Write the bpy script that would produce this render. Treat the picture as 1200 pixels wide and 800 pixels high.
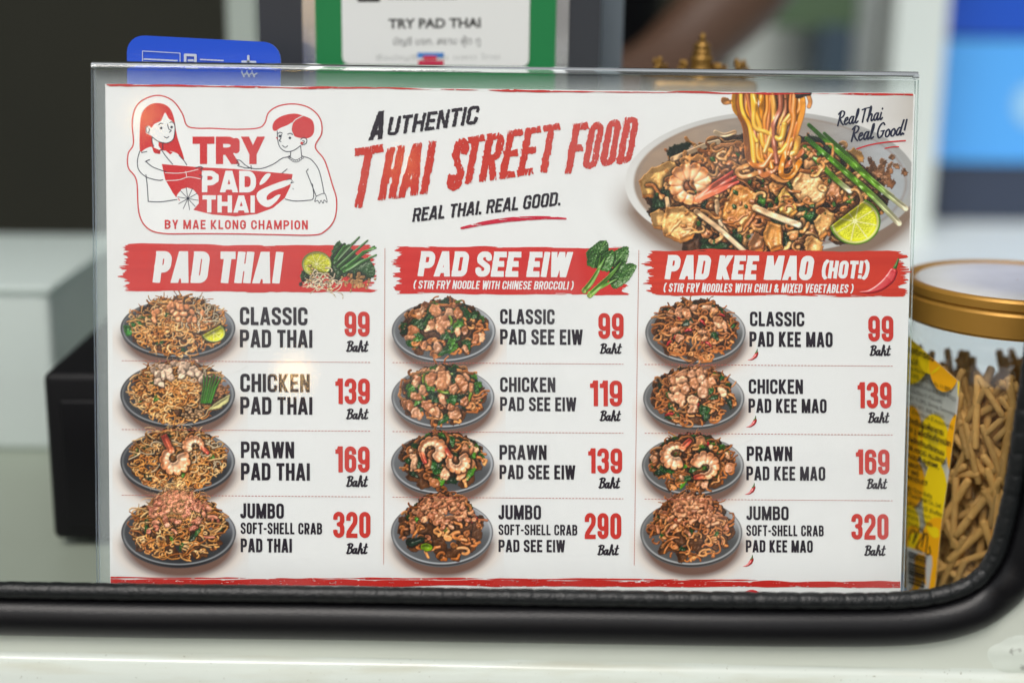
import bpy, math, random
import numpy as np

# ------------------------------------------------------------------ camera, world, sun, exposure
SC = bpy.context.scene
for o in list(bpy.data.objects):
    bpy.data.objects.remove(o)
COL = SC.collection
R = math.radians
CAM_P = np.array([-0.0140, -0.4964, 0.2159])
PITCH, YAW, ROLL, LENS = R(13.975), R(1.616), R(0.841), 50.0
_f = np.array([math.sin(YAW) * math.cos(PITCH), math.cos(YAW) * math.cos(PITCH), -math.sin(PITCH)])
_r = np.cross(_f, [0, 0, 1]); _r /= np.linalg.norm(_r)
_u = np.cross(_r, _f)
CR = _r * math.cos(ROLL) + _u * math.sin(ROLL)
CU = -_r * math.sin(ROLL) + _u * math.cos(ROLL)
from mathutils import Matrix, Vector
cd = bpy.data.cameras.new('camera')
cam = bpy.data.objects.new('camera', cd)
COL.objects.link(cam)
cam.matrix_world = Matrix(((CR[0], CU[0], -_f[0], CAM_P[0]), (CR[1], CU[1], -_f[1], CAM_P[1]),
                           (CR[2], CU[2], -_f[2], CAM_P[2]), (0, 0, 0, 1)))
cd.lens = LENS; cd.sensor_width = 36; cd.clip_start = 0.01; cd.clip_end = 500
cd.dof.use_dof = True; cd.dof.focus_distance = 0.529; cd.dof.aperture_fstop = 3.4; cd.dof.aperture_blades = 0
SC.camera = cam

world = bpy.data.worlds.new('World'); SC.world = world; world.use_nodes = True
wn = world.node_tree
sky = wn.nodes.new('ShaderNodeTexSky'); sky.sky_type = 'NISHITA'; sky.sun_disc = False
SUN_EL, SUN_AZ = R(52), R(200)          # azimuth measured clockwise from +Y (north): behind the camera, to the left
sky.sun_elevation = SUN_EL; sky.sun_rotation = SUN_AZ
sky.air_density = 1.0; sky.dust_density = 4.0; sky.ozone_density = 1.0
hs = wn.nodes.new('ShaderNodeHueSaturation'); hs.inputs['Saturation'].default_value = 0.16; hs.inputs['Value'].default_value = 1.1     # thin white overcast
wn.links.new(sky.outputs[0], hs.inputs['Color']); wn.links.new(hs.outputs[0], wn.nodes['Background'].inputs[0])
wn.nodes['Background'].inputs[1].default_value = 0.10
sl = bpy.data.lights.new('sun', 'SUN'); sl.energy = 1.3; sl.angle = R(25); sl.color = (1.0, 0.93, 0.87)
sun = bpy.data.objects.new('sun', sl); COL.objects.link(sun)
_sd = Vector((math.sin(SUN_AZ) * math.cos(SUN_EL), math.cos(SUN_AZ) * math.cos(SUN_EL), math.sin(SUN_EL)))
sun.rotation_euler = _sd.to_track_quat('Z', 'Y').to_euler()
SC.view_settings.view_transform = 'Standard'; SC.view_settings.look = 'None'
SC.view_settings.exposure = 0.28; SC.view_settings.gamma = 1.0
SC.cycles.use_denoising = True
SC.cycles.max_bounces = 14; SC.cycles.transparent_max_bounces = 24; SC.cycles.transmission_bounces = 12
SC.cycles.caustics_refractive = False
SC.cycles.sample_clamp_indirect = 6

# ------------------------------------------------------------------ measuring helpers: picture point -> point on a real surface
def ray(px, py):
    px = np.asarray(px, float); py = np.asarray(py, float)
    k = 36.0 / LENS / 1200.0
    return _f + ((px - 600) * k)[..., None] * CR - ((py - 400) * k)[..., None] * CU

def on_plane(px, py, p0, n):
    d = ray(px, py)
    t = ((np.asarray(p0) - CAM_P) @ n) / (d @ n)
    return CAM_P + t[..., None] * d

YN = np.array([0, 1.0, 0])
def at(px, py, y):
    return Vector(on_plane(np.array(px), np.array(py), (0, y, 0), YN))

def on_z(px, py, z):
    return Vector(on_plane(np.array(px), np.array(py), (0, 0, z), np.array([0, 0, 1.0])))

LEAN = R(10)
KN = np.array([0, -math.cos(LEAN), math.sin(LEAN)])       # normal of the card, towards the customer
KU = np.array([0, math.sin(LEAN), math.cos(LEAN)])
def on_card(off):
    def f(px, py):
        return on_plane(px, py, KN * off, KN)
    return f

def lin(c):
    c = np.asarray(c, float) / 255.0
    return np.where(c <= 0.04045, c / 12.92, ((c + 0.055) / 1.055) ** 2.4)

PAPER = 0.80
def ink(*c):                                              # printed colour, white of the sheet = 228
    return lin(c) / lin(232) * PAPER

# ------------------------------------------------------------------ materials
def mat(name, base=(0.5, 0.5, 0.5), rough=0.5, metal=0.0, noise=0.0, nscale=20, bump=0.0, bscale=200, spec=0.5, coat=0.0,
        emit=None, es=0.0, var=None):
    m = bpy.data.materials.new(name); m.use_nodes = True
    nt = m.node_tree; b = nt.nodes['Principled BSDF']
    b.inputs['Base Color'].default_value = (*base, 1); b.inputs['Roughness'].default_value = rough
    b.inputs['Metallic'].default_value = metal; b.inputs['Specular IOR Level'].default_value = spec
    b.inputs['Coat Weight'].default_value = coat
    tc = nt.nodes.new('ShaderNodeTexCoord')
    n = nt.nodes.new('ShaderNodeTexNoise'); n.inputs['Scale'].default_value = nscale; n.inputs['Detail'].default_value = 5
    nt.links.new(tc.outputs['Object'], n.inputs['Vector'])
    mx = nt.nodes.new('ShaderNodeMix'); mx.data_type = 'RGBA'
    v = var if var is not None else tuple(max(0, x * (1 - noise)) for x in base)
    mx.inputs[6].default_value = (*base, 1); mx.inputs[7].default_value = (*v, 1)
    nt.links.new(n.outputs['Fac'], mx.inputs[0]); nt.links.new(mx.outputs[2], b.inputs['Base Color'])
    if bump:
        n2 = nt.nodes.new('ShaderNodeTexNoise'); n2.inputs['Scale'].default_value = bscale; n2.inputs['Detail'].default_value = 4
        nt.links.new(tc.outputs['Object'], n2.inputs['Vector'])
        bp = nt.nodes.new('ShaderNodeBump'); bp.inputs['Strength'].default_value = bump; bp.inputs['Distance'].default_value = 0.001
        nt.links.new(n2.outputs['Fac'], bp.inputs['Height']); nt.links.new(bp.outputs[0], b.inputs['Normal'])
    if emit:
        b.inputs['Emission Color'].default_value = (*emit, 1); b.inputs['Emission Strength'].default_value = es
    return m

def print_mat(name, rough=0.55, grain=0.035, gs=2600):
    m = bpy.data.materials.new(name); m.use_nodes = True
    nt = m.node_tree; b = nt.nodes['Principled BSDF']; b.inputs['Roughness'].default_value = rough
    b.inputs['Specular IOR Level'].default_value = 0.25
    a = nt.nodes.new('ShaderNodeVertexColor'); a.layer_name = 'Col'
    tc = nt.nodes.new('ShaderNodeTexCoord')
    n = nt.nodes.new('ShaderNodeTexNoise'); n.inputs['Scale'].default_value = gs; n.inputs['Detail'].default_value = 3
    nt.links.new(tc.outputs['Object'], n.inputs['Vector'])
    mr = nt.nodes.new('ShaderNodeMapRange'); mr.inputs[1].default_value = 0.3; mr.inputs[2].default_value = 0.7
    mr.inputs[3].default_value = 1 - grain; mr.inputs[4].default_value = 1.0
    nt.links.new(n.outputs['Fac'], mr.inputs[0])
    mx = nt.nodes.new('ShaderNodeVectorMath'); mx.operation = 'SCALE'
    nt.links.new(a.outputs['Color'], mx.inputs[0]); nt.links.new(mr.outputs[0], mx.inputs['Scale'])
    nt.links.new(mx.outputs[0], b.inputs['Base Color'])
    return m

def clear_mat(name, ior=1.45, rough=0.02, tint=(1, 1, 1), bump=0.0, bscale=8):
    m = bpy.data.materials.new(name); m.use_nodes = True
    nt = m.node_tree; nt.nodes.remove(nt.nodes['Principled BSDF']); out = nt.nodes['Material Output']
    t = nt.nodes.new('ShaderNodeBsdfTransparent'); t.inputs[0].default_value = (*tint, 1)
    g = nt.nodes.new('ShaderNodeBsdfGlossy'); g.inputs['Roughness'].default_value = rough
    fr = nt.nodes.new('ShaderNodeFresnel'); fr.inputs[0].default_value = ior
    # the fresnel node inverts the index on back faces: feed it a normal that always meets the ray
    geo = nt.nodes.new('ShaderNodeNewGeometry')
    iv = nt.nodes.new('ShaderNodeMix'); iv.data_type = 'FLOAT'
    iv.inputs[2].default_value = ior; iv.inputs[3].default_value = 1 / ior
    nt.links.new(geo.outputs['Backfacing'], iv.inputs[0]); nt.links.new(iv.outputs[0], fr.inputs[0])
    mx = nt.nodes.new('ShaderNodeMixShader')
    nt.links.new(fr.outputs[0], mx.inputs[0]); nt.links.new(t.outputs[0], mx.inputs[1]); nt.links.new(g.outputs[0], mx.inputs[2])
    nt.links.new(mx.outputs[0], out.inputs[0])
    if bump:
        tc = nt.nodes.new('ShaderNodeTexCoord'); n2 = nt.nodes.new('ShaderNodeTexNoise'); n2.inputs['Scale'].default_value = bscale
        nt.links.new(tc.outputs['Object'], n2.inputs['Vector'])
        bp = nt.nodes.new('ShaderNodeBump'); bp.inputs['Strength'].default_value = bump; bp.inputs['Distance'].default_value = 0.001
        nt.links.new(n2.outputs['Fac'], bp.inputs['Height']); nt.links.new(bp.outputs[0], g.inputs['Normal'])
    return m

def glass_mat(name, rough=0.0, ior=1.49, tint=(0.97, 1, 0.99)):
    m = bpy.data.materials.new(name); m.use_nodes = True
    nt = m.node_tree; nt.nodes.remove(nt.nodes['Principled BSDF'])
    g = nt.nodes.new('ShaderNodeBsdfGlass'); g.inputs['Color'].default_value = (*tint, 1)
    g.inputs['Roughness'].default_value = rough; g.inputs['IOR'].default_value = ior
    nt.links.new(g.outputs[0], nt.nodes['Material Output'].inputs[0])
    return m

M_PRINT = print_mat('matte printed paper')

# ------------------------------------------------------------------ object helpers
def tag(o, label=None, cat=None, group=None, kind=None):
    if label: o['label'] = label
    if cat: o['category'] = cat
    if group: o['group'] = group
    if kind: o['kind'] = kind
    return o

def empty(name, loc, label, cat, group=None):
    o = bpy.data.objects.new(name, None); COL.objects.link(o); o.location = loc
    o.empty_display_size = 0.02
    return tag(o, label, cat, group)

def link_mesh(name, me, m, parent=None, origin=None):
    if m is not None:
        for x in (m if isinstance(m, (list, tuple)) else [m]):
            me.materials.append(x)
    o = bpy.data.objects.new(name, me); COL.objects.link(o)
    if parent is not None:
        o.parent = parent
    elif origin is not None:
        o.location = origin
    return o

def world_loc(o):
    v = Vector((0, 0, 0))
    while o is not None:
        v = v + o.location; o = o.parent
    return np.array(v)

def mesh_np(name, V, loops, starts, m, parent=None, origin=None, col=None, smooth=False):
    """V world vertices; loops / starts as flat arrays; all parents are unrotated so only offsets matter"""
    off = world_loc(parent) if parent is not None else (np.array(origin) if origin is not None else np.zeros(3))
    me = bpy.data.meshes.new(name)
    me.vertices.add(len(V)); me.vertices.foreach_set('co', (V - off).astype(np.float32).ravel())
    me.loops.add(len(loops)); me.loops.foreach_set('vertex_index', np.asarray(loops, np.int32))
    me.polygons.add(len(starts)); me.polygons.foreach_set('loop_start', np.asarray(starts, np.int32))
    me.polygons.foreach_set('use_smooth', np.full(len(starts), bool(smooth)))
    me.update(calc_edges=True)
    if col is not None:
        a = me.color_attributes.new('Col', 'FLOAT_COLOR', 'POINT')
        c = np.ones((len(V), 4), np.float32); c[:, :3] = col
        a.data.foreach_set('color', c.ravel())
    return link_mesh(name, me, m, parent, origin)

def mesh_py(name, V, F, m, parent=None, origin=None, smooth=False, fm=None, bevel=0, subd=0):
    off = world_loc(parent) if parent is not None else (np.array(origin) if origin is not None else np.zeros(3))
    me = bpy.data.meshes.new(name)
    me.from_pydata([tuple(np.array(v) - off) for v in V], [], F)
    if fm: me.polygons.foreach_set('material_index', fm)
    if smooth: me.polygons.foreach_set('use_smooth', [True] * len(F))
    me.update()
    o = link_mesh(name, me, m, parent, origin)
    if bevel:
        b = o.modifiers.new('b', 'BEVEL'); b.width = bevel; b.segments = 4; b.limit_method = 'ANGLE'
        me.polygons.foreach_set('use_smooth', [True] * len(F))
    return o

def box_vf(x0, x1, y0, y1, z0, z1):
    V = [(x0, y0, z0), (x1, y0, z0), (x1, y1, z0), (x0, y1, z0), (x0, y0, z1), (x1, y0, z1), (x1, y1, z1), (x0, y1, z1)]
    F = [(0, 3, 2, 1), (4, 5, 6, 7), (0, 1, 5, 4), (1, 2, 6, 5), (2, 3, 7, 6), (3, 0, 4, 7)]
    return V, F

def box(name, x0, x1, y0, y1, z0, z1, m, parent=None, origin=None, bevel=0.0):
    V, F = box_vf(x0, x1, y0, y1, z0, z1)
    return mesh_py(name, V, F, m, parent, origin, bevel=bevel)

def rot_box(name, c, hx, hy, hz, rz, m, parent=None, origin=None, bevel=0.0, tilt=0.0):
    V, F = box_vf(-hx, hx, -hy, hy, -hz, hz)
    M = Matrix.Translation(c) @ Matrix.Rotation(rz, 4, 'Z') @ Matrix.Rotation(tilt, 4, 'X')
    return mesh_py(name, [M @ Vector(v) for v in V], F, m, parent, origin, bevel=bevel)

def lathe(name, c, prof, m, parent=None, origin=None, n=96, fm=None, smooth=True):
    V = []; F = []; k = len(prof)
    for i in range(n):
        a = 2 * math.pi * i / n
        for r, z in prof:
            V.append((c[0] + r * math.cos(a), c[1] + r * math.sin(a), c[2] + z))
    for i in range(n):
        j = (i + 1) % n
        for q in range(k - 1):
            F.append((i * k + q, j * k + q, j * k + q + 1, i * k + q + 1))
    return mesh_py(name, V, F, m, parent, origin, smooth=smooth)

def sweep(name, path, prof_fn, m, parent=None, origin=None, closed_prof=True, side=None):
    """path Nx3, prof_fn(i, s) -> list of (a, b) offsets along (side, up) at that point"""
    path = np.array(path); N = len(path)
    T = np.gradient(path, axis=0); T /= np.linalg.norm(T, axis=1)[:, None]
    V = []; k = None; s = 0.0
    for i in range(N):
        if i: s += np.linalg.norm(path[i] - path[i - 1])
        S = np.array(side); U = np.cross(S, T[i]); U /= np.linalg.norm(U)
        pr = prof_fn(i, s); k = len(pr)
        for a, b in pr:
            V.append(path[i] + a * S + b * U)
    F = []
    for i in range(N - 1):
        for q in range(k if closed_prof else k - 1):
            w = (q + 1) % k
            F.append((i * k + q, i * k + w, (i + 1) * k + w, (i + 1) * k + q))
    return mesh_py(name, V, F, m, parent, origin, smooth=True)

# ------------------------------------------------------------------ noise
def vnoise(x, y, seed=0):
    x = np.asarray(x, float); y = np.asarray(y, float)
    xi = np.floor(x).astype(np.int64); yi = np.floor(y).astype(np.int64)
    fx = x - xi; fy = y - yi
    fx = fx * fx * (3 - 2 * fx); fy = fy * fy * (3 - 2 * fy)
    def h(a, b):
        n = (a * 374761393 + b * 668265263 + seed * 974634777) & 0x7fffffff
        n = ((n ^ (n >> 13)) * 1274126177) & 0x7fffffff
        n = n ^ (n >> 16)
        return (n & 0xffff) / 65535.0
    return (h(xi, yi) * (1 - fx) + h(xi + 1, yi) * fx) * (1 - fy) + (h(xi, yi + 1) * (1 - fx) + h(xi + 1, yi + 1) * fx) * fy

def fbm(x, y, seed=0, o=3):
    v = 0; a = 0.5; t = 0
    for i in range(o):
        v = v + a * vnoise(x * 2 ** i, y * 2 ** i, seed + i * 17); t += a; a *= 0.5
    return v / t

# ------------------------------------------------------------------ vector shapes: a signed field cut out as one flat mesh
def contour(sd, x0, y0, c):
    """marching squares over sd<0, welded; full cells merged in runs. returns px, py, loops, starts"""
    ny, nx = sd.shape; NV = ny * nx
    ins = sd < 0
    a, b, d, e = ins[:-1, :-1], ins[:-1, 1:], ins[1:, 1:], ins[1:, :-1]
    code = a * 1 + b * 2 + d * 4 + e * 8
    polys = []                                             # list of (n, k) id arrays
    J, I = np.meshgrid(np.arange(nx - 1), np.arange(ny - 1))
    def cid(i, j, q):
        if q == 0: return i * nx + j
        if q == 1: return i * nx + j + 1
        if q == 2: return (i + 1) * nx + j + 1
        if q == 3: return (i + 1) * nx + j
        if q == 4: return NV + i * nx + j                  # top edge
        if q == 5: return 2 * NV + i * nx + j + 1          # right edge
        if q == 6: return NV + (i + 1) * nx + j            # bottom edge
        return 2 * NV + i * nx + j                         # left edge
    T = {1: [(0, 4, 7)], 2: [(1, 5, 4)], 4: [(2, 6, 5)], 8: [(3, 7, 6)], 3: [(0, 1, 5, 7)], 6: [(1, 2, 6, 4)], 12: [(2, 3, 7, 5)],
         9: [(0, 4, 6, 3)], 5: [(0, 4, 7), (2, 6, 5)], 10: [(1, 5, 4), (3, 7, 6)], 7: [(0, 1, 2, 6, 7)], 11: [(0, 1, 5, 6, 3)],
         13: [(0, 4, 5, 2, 3)], 14: [(1, 2, 3, 7, 4)]}
    for k, tl in T.items():
        i, j = np.nonzero(code == k)
        if len(i):
            for t in tl:
                polys.append(np.stack([cid(i, j, q) for q in t], 1))
    full = code == 15
    if full.any():
        z = np.zeros((ny - 1, 1), bool)
        f = np.concatenate([z, full, z], 1).astype(np.int8); df = np.diff(f, axis=1)
        si, sj = np.nonzero(df == 1); ei, ej = np.nonzero(df == -1)
        polys.append(np.stack([si * nx + sj, si * nx + ej, (si + 1) * nx + ej, (si + 1) * nx + sj], 1))
    if not polys:
        return None
    loops = np.concatenate([p.ravel() for p in polys])
    lens = np.concatenate([np.full(len(p), p.shape[1]) for p in polys])
    starts = np.concatenate([[0], np.cumsum(lens)[:-1]])
    ids, inv = np.unique(loops, return_inverse=True)
    px = np.zeros(len(ids)); py = np.zeros(len(ids))
    t = ids // NV; r = ids % NV; i = r // nx; j = r % nx
    m0 = t == 0; px[m0] = j[m0]; py[m0] = i[m0]
    m1 = t == 1
    s0 = sd[i[m1], j[m1]]; s1 = sd[i[m1], j[m1] + 1]; px[m1] = j[m1] + s0 / (s0 - s1); py[m1] = i[m1]
    m2 = t == 2
    s0 = sd[i[m2], j[m2]]; s1 = sd[i[m2] + 1, j[m2]]; px[m2] = j[m2]; py[m2] = i[m2] + s0 / (s0 - s1)
    return x0 + px * c, y0 + py * c, inv, starts

def grid(x0, y0, x1, y1, c):
    xs = np.arange(x0, x1 + c, c); ys = np.arange(y0, y1 + c, c)
    return np.meshgrid(xs, ys)

def cut(name, sd, x0, y0, c, color, proj, parent, m=None, label=None):
    r = contour(sd, x0, y0, c)
    if r is None: return None
    px, py, loops, starts = r
    colr = color(px, py) if callable(color) else np.tile(color, (len(px), 1))
    o = mesh_np(name, proj(px, py), loops, starts, m or M_PRINT, parent, col=colr)
    if label: o['label'] = label
    return o

def seg_sd(X, Y, p, q, hw, flat=True):
    """distance to a flat-capped (or round) bar from p to q; hw half width"""
    dx, dy = q[0] - p[0], q[1] - p[1]; L = math.hypot(dx, dy) + 1e-9
    ux, uy = dx / L, dy / L
    a = (X - p[0]) * ux + (Y - p[1]) * uy; b = -(X - p[0]) * uy + (Y - p[1]) * ux
    if flat:
        return np.maximum(np.abs(a - L / 2) - L / 2, np.abs(b) - hw)
    ac = np.clip(a, 0, L)
    return np.hypot(a - ac, b) - hw

def poly_sd(X, Y, P):
    P = np.asarray(P, float); n = len(P); d = np.full(X.shape, 1e9); ins = np.zeros(X.shape, bool)
    for i in range(n):
        p, q = P[i], P[(i + 1) % n]
        d = np.minimum(d, seg_sd(X, Y, p, q, 0, False))
        cr = ((p[1] > Y) != (q[1] > Y)) & (X < (q[0] - p[0]) * (Y - p[1]) / (q[1] - p[1] + 1e-12) + p[0])
        ins ^= cr
    return np.where(ins, -d, d)

def spline(P, n=8, closed=False):
    P = np.asarray(P, float); N = len(P); out = []
    rng = range(N) if closed else range(N - 1)
    for i in rng:
        if closed:
            a, b, c, d = P[(i - 1) % N], P[i], P[(i + 1) % N], P[(i + 2) % N]
        else:
            a, b, c, d = P[max(i - 1, 0)], P[i], P[i + 1], P[min(i + 2, N - 1)]
        for k in range(n):
            t = k / n
            out.append(0.5 * (2 * b + (c - a) * t + (2 * a - 5 * b + 4 * c - d) * t * t + (3 * b - a - 3 * c + d) * t ** 3))
    if not closed: out.append(P[-1])
    return np.array(out)

def line_sd(X, Y, P, hw, closed=False):
    d = np.full(X.shape, 1e9); n = len(P)
    hw = np.broadcast_to(hw, (n,))
    for i in range(n if closed else n - 1):
        d = np.minimum(d, seg_sd(X, Y, P[i], P[(i + 1) % n], (hw[i] + hw[(i + 1) % n]) / 2, False))
    return d

# ------------------------------------------------------------------ a condensed stroke alphabet (cap height 1)
def _arc(cx, cy, rx, ry, a0, a1, n=7):
    return [(cx + rx * math.cos(R(a0 + (a1 - a0) * i / n)), cy + ry * math.sin(R(a0 + (a1 - a0) * i / n))) for i in range(n + 1)]

def glyph(ch, s, w0=0.40, rc=0.13):
    """strokes of one capital or figure: (points, closed); returns strokes, ink width"""
    h = s / 2; w = w0
    wide = {'M': 1.32, 'W': 1.42, 'E': 0.86, 'F': 0.84, 'L': 0.82, 'J': 0.78, 'S': 0.98, 'A': 1.06, 'T': 0.92, 'V': 1.04, 'Y': 1.0,
            'X': 1.06, 'K': 1.02, '&': 1.15, '1': 0.64}
    w *= wide.get(ch, 1.0)
    if ch == 'I': return [([(h, 0), (h, 1)], 0)], s
    if ch == '.': return [([(h * 1.1, 0), (h * 1.1, s * 1.1)], 0)], s * 1.1
    if ch == ',': return [([(h * 1.2, s), (h * .8, -s * .7)], 0)], s * 1.1
    if ch == '!': return [([(h, .30), (h, 1)], 0), ([(h, 0), (h, s)], 0)], s
    if ch == '-': return [([(0, .45), (w * .55, .45)], 0)], w * .55
    if ch == ' ': return [], 0.10 + .15 * w0
    l, r, t, b, c = h, w - h, 1 - h, h, w / 2
    Q = min((r - l) / 2, rc); V = Q * 1.15
    if ch == '(':
        return [([(s * 1.5, 1.04), (s * .75, .85), (h, .6), (h, .4), (s * .75, .15), (s * 1.5, -.04)], 0)], s * 1.6
    if ch == ')':
        return [([(s * .1, 1.04), (s * .85, .85), (s * 1.1, .6), (s * 1.1, .4), (s * .85, .15), (s * .1, -.04)], 0)], s * 1.6
    tr = lambda y=t, rr=r: _arc(rr - Q, y - V, Q, V, 90, 0)          # top-right, going clockwise from the top
    br = lambda y=b, rr=r: _arc(rr - Q, y + V, Q, V, 0, -90)
    tl = lambda y=t: _arc(l + Q, y - V, Q, V, 180, 90)
    bl = lambda y=b: _arc(l + Q, y + V, Q, V, 270, 180)
    stem = ([(l, 0), (l, 1)], 0)
    if ch == 'A':
        return [([(l - .02 * 1, -.05), (c - h * .12, 1.05)], 0), ([(r + .02, -.05), (c + h * .12, 1.05)], 0), ([(w * .25, .25), (w * .75, .25)], 0)], w
    if ch == 'B':
        m = .53
        return [stem, ([(0, t)] + tr(t, r - .01) + _arc(r - .01 - Q, m + V, Q, V, 0, -90) + [(0, m)], 0),
                ([(0, m)] + _arc(r - Q, m - V, Q, V, 90, 0) + br() + [(0, b)], 0)], w
    if ch == 'C': return [([(r, .62)] + tr()[::-1] + tl()[::-1] + bl()[::-1] + br()[::-1] + [(r, .38)], 0)], w
    if ch == 'D': return [stem, ([(0, t)] + tr() + br() + [(0, b)], 0)], w
    if ch == 'E': return [stem, ([(0, t), (w, t)], 0), ([(0, .51), (w * .9, .51)], 0), ([(0, b), (w, b)], 0)], w
    if ch == 'F': return [stem, ([(0, t), (w, t)], 0), ([(0, .50), (w * .9, .50)], 0)], w
    if ch == 'G': return [([(r, .66)] + tr()[::-1] + tl()[::-1] + bl()[::-1] + br()[::-1] + [(r, .50)], 0), ([(c, .46), (w, .46)], 0)], w
    if ch == 'H': return [stem, ([(r, 0), (r, 1)], 0), ([(l, .5), (r, .5)], 0)], w
    if ch == 'J': return [([(r, 1)] + br() + bl() + [(l, .30)], 0)], w
    if ch == 'K': return [stem, ([(l, .28), (r + .02, 1.08)], 0), ([(l + .07 * w0 / .4, .50), (r + .03, -.08)], 0)], w
    if ch == 'L': return [stem, ([(0, b), (w, b)], 0)], w
    if ch == 'M': return [stem, ([(r, 0), (r, 1)], 0), ([(l, 1.08), (c + .015, -.02)], 0), ([(r, 1.08), (c - .015, -.02)], 0)], w
    if ch == 'N': return [stem, ([(r, 0), (r, 1)], 0), ([(l - .01, 1.06), (r + .01, -.06)], 0)], w
    if ch in 'O0': return [(tr() + br() + bl() + tl(), 1)], w
    if ch in 'PR':
        m = .44 if ch == 'P' else .47
        g = [stem, ([(0, t)] + tr() + _arc(r - Q, m + V, Q, V, 0, -90) + [(0, m)], 0)]
        if ch == 'R': g.append(([(r - Q * 1.1, m + .02), (r + .015, -.06)], 0))
        return g, w
    if ch == 'S':
        return [([(r, .68)] + tr()[::-1] + tl()[::-1] + [(l, .70), (l + .02, .62), (c, .51), (r - .02, .40), (r, .32)] + br() + bl() + [(l, .32)], 0)], w
    if ch == 'T': return [([(c, 0), (c, 1)], 0), ([(0, t), (w, t)], 0)], w
    if ch == 'U': return [([(l, 1)] + bl()[::-1] + br()[::-1] + [(r, 1)], 0)], w
    if ch == 'V': return [([(l - .02, 1.05), (c - h * .1, -.05)], 0), ([(r + .02, 1.05), (c + h * .1, -.05)], 0)], w
    if ch == 'W':
        return [([(l - .02, 1.05), (w * .28, -.05)], 0), ([(w * .28, -.05), (c, 1.0)], 0), ([(c, 1.0), (w * .72, -.05)], 0), ([(w * .72, -.05), (r + .02, 1.05)], 0)], w
    if ch == 'X': return [([(l - .03, -.06), (r + .03, 1.06)], 0), ([(l - .03, 1.06), (r + .03, -.06)], 0)], w
    if ch == 'Y': return [([(c, 0), (c, .48)], 0), ([(l - .03, 1.08), (c, .38)], 0), ([(r + .03, 1.08), (c, .38)], 0)], w
    if ch == '1': return [([(r, 0), (r, 1)], 0), ([(0, .80), (r, .80)], 0), ([(r - h * .9, .82), (r - h * .2, 1)], 0)], w
    if ch == '2': return [([(l, .66)] + tl() + tr() + [(r, .66), (r - .02, .56), (l + .02, .22), (l, b)], 0), ([(0, b), (w, b)], 0)], w
    if ch == '3':
        m = .52
        return [([(l, .70)] + tl() + tr() + _arc(r - Q, m + V, Q, V, 0, -90) + [(c - .03, m)], 0),
                ([(c - .03, m)] + _arc(r - Q, m - V, Q, V, 90, 0) + br() + bl() + [(l, .30)], 0)], w
    if ch == '6': return [([(r, .70)] + tr()[::-1] + tl()[::-1] + bl()[::-1] + br()[::-1] + _arc(r - Q, .60 - V, Q, V, 0, 90) + _arc(l + Q, .60 - V, Q, V, 90, 180), 0)], w
    if ch == '9': return [([(l, .30)] + bl()[::-1] + br()[::-1] + tr()[::-1] + tl()[::-1] + _arc(l + Q, .40 + V, Q, V, 180, 270) + _arc(r - Q, .40 + V, Q, V, 270, 360), 0)], w
    if ch == '&':
        return [([(w, .02), (l + .04, .62), (l + .02, .80), (c * .8, t), (c * 1.25, .82), (c * 1.1, .66), (l + .02, .40), (l, .22), (c * .8, b), (r - .02, .20), (r + .02, .46)], 0)], w
    return [stem], w

def text_sd(txt, x0, x1, top, base, s, cell, shear=0.0, slope=0.006, w0=0.40, rc=0.13, gap=None, pad=3.0, brush=0, seed=0, pre=None):
    """signed field for one line of capitals fitted between x0 and x1; top / base measured at x0"""
    H = base - top; gap = .085 if gap is None else gap
    want = (x1 - x0 - shear * H) / H; lo, hi = .15, 2.5          # find the letter width that fills the line at its true proportions
    for _ in range(40):
        w0 = (lo + hi) / 2
        if sum(glyph(ch, s, w0, rc)[1] + gap for ch in txt) - gap < want: lo = w0
        else: hi = w0
    gl = []; x = 0.0
    for ch in txt:
        st, w = glyph(ch, s, w0, rc)
        gl.append((st, x)); x += w + gap
    total = x - gap
    sx = (x1 - x0 - shear * H) / total
    yb = lambda X: base + slope * (X - x0)
    ylo = min(yb(x0), yb(x1)) - H * 1.05 - pad; yhi = max(yb(x0), yb(x1)) + H * .05 + pad
    X, Y = grid(x0 - pad, ylo, x1 + pad, yhi, cell)
    Xs, Ys = X, Y
    if brush:
        Xs = X + brush * (fbm(X * .9, Y * .35, seed) - .5) * 2.0
        Ys = Y + brush * (fbm(X * .5, Y * .8, seed + 5) - .5) * 1.4
    D = np.full(X.shape, 1e9)
    hw = s * H / 2
    for st, gx in gl:
        for pts, closed in st:
            P = [(x0 + (gx + u) * sx + v * shear * H, v) for u, v in pts]
            P = [(a, base + slope * (a - x0) - v * H) for a, v in P]
            n = len(P)
            xa = min(p[0] for p in P) - hw - 2; xb = max(p[0] for p in P) + hw + 2
            j0 = max(0, int((xa - X[0, 0]) / cell)); j1 = min(X.shape[1], int((xb - X[0, 0]) / cell) + 2)
            if j1 <= j0: continue
            sx_, sy_ = Xs[:, j0:j1], Ys[:, j0:j1]
            d = D[:, j0:j1]
            for i in range(n if closed else n - 1):
                p, q = P[i], P[(i + 1) % n]
                if math.hypot(q[0] - p[0], q[1] - p[1]) < 1e-4: continue
                d = np.minimum(d, seg_sd(sx_, sy_, p, q, hw))
                if (i > 0 or closed) and n > 2:
                    d = np.minimum(d, np.hypot(sx_ - p[0], sy_ - p[1]) - hw)
            D[:, j0:j1] = d
    bl = base + slope * (Xs - x0)
    ov = H * 0.035 if not brush else H * 0.02
    extra = H * .06 if ('(' in txt or ',' in txt) else 0
    D = np.maximum(D, np.maximum(Ys - (bl + extra), (bl - H - extra) - Ys))
    return D, x0 - pad, ylo, X, Y

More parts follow.
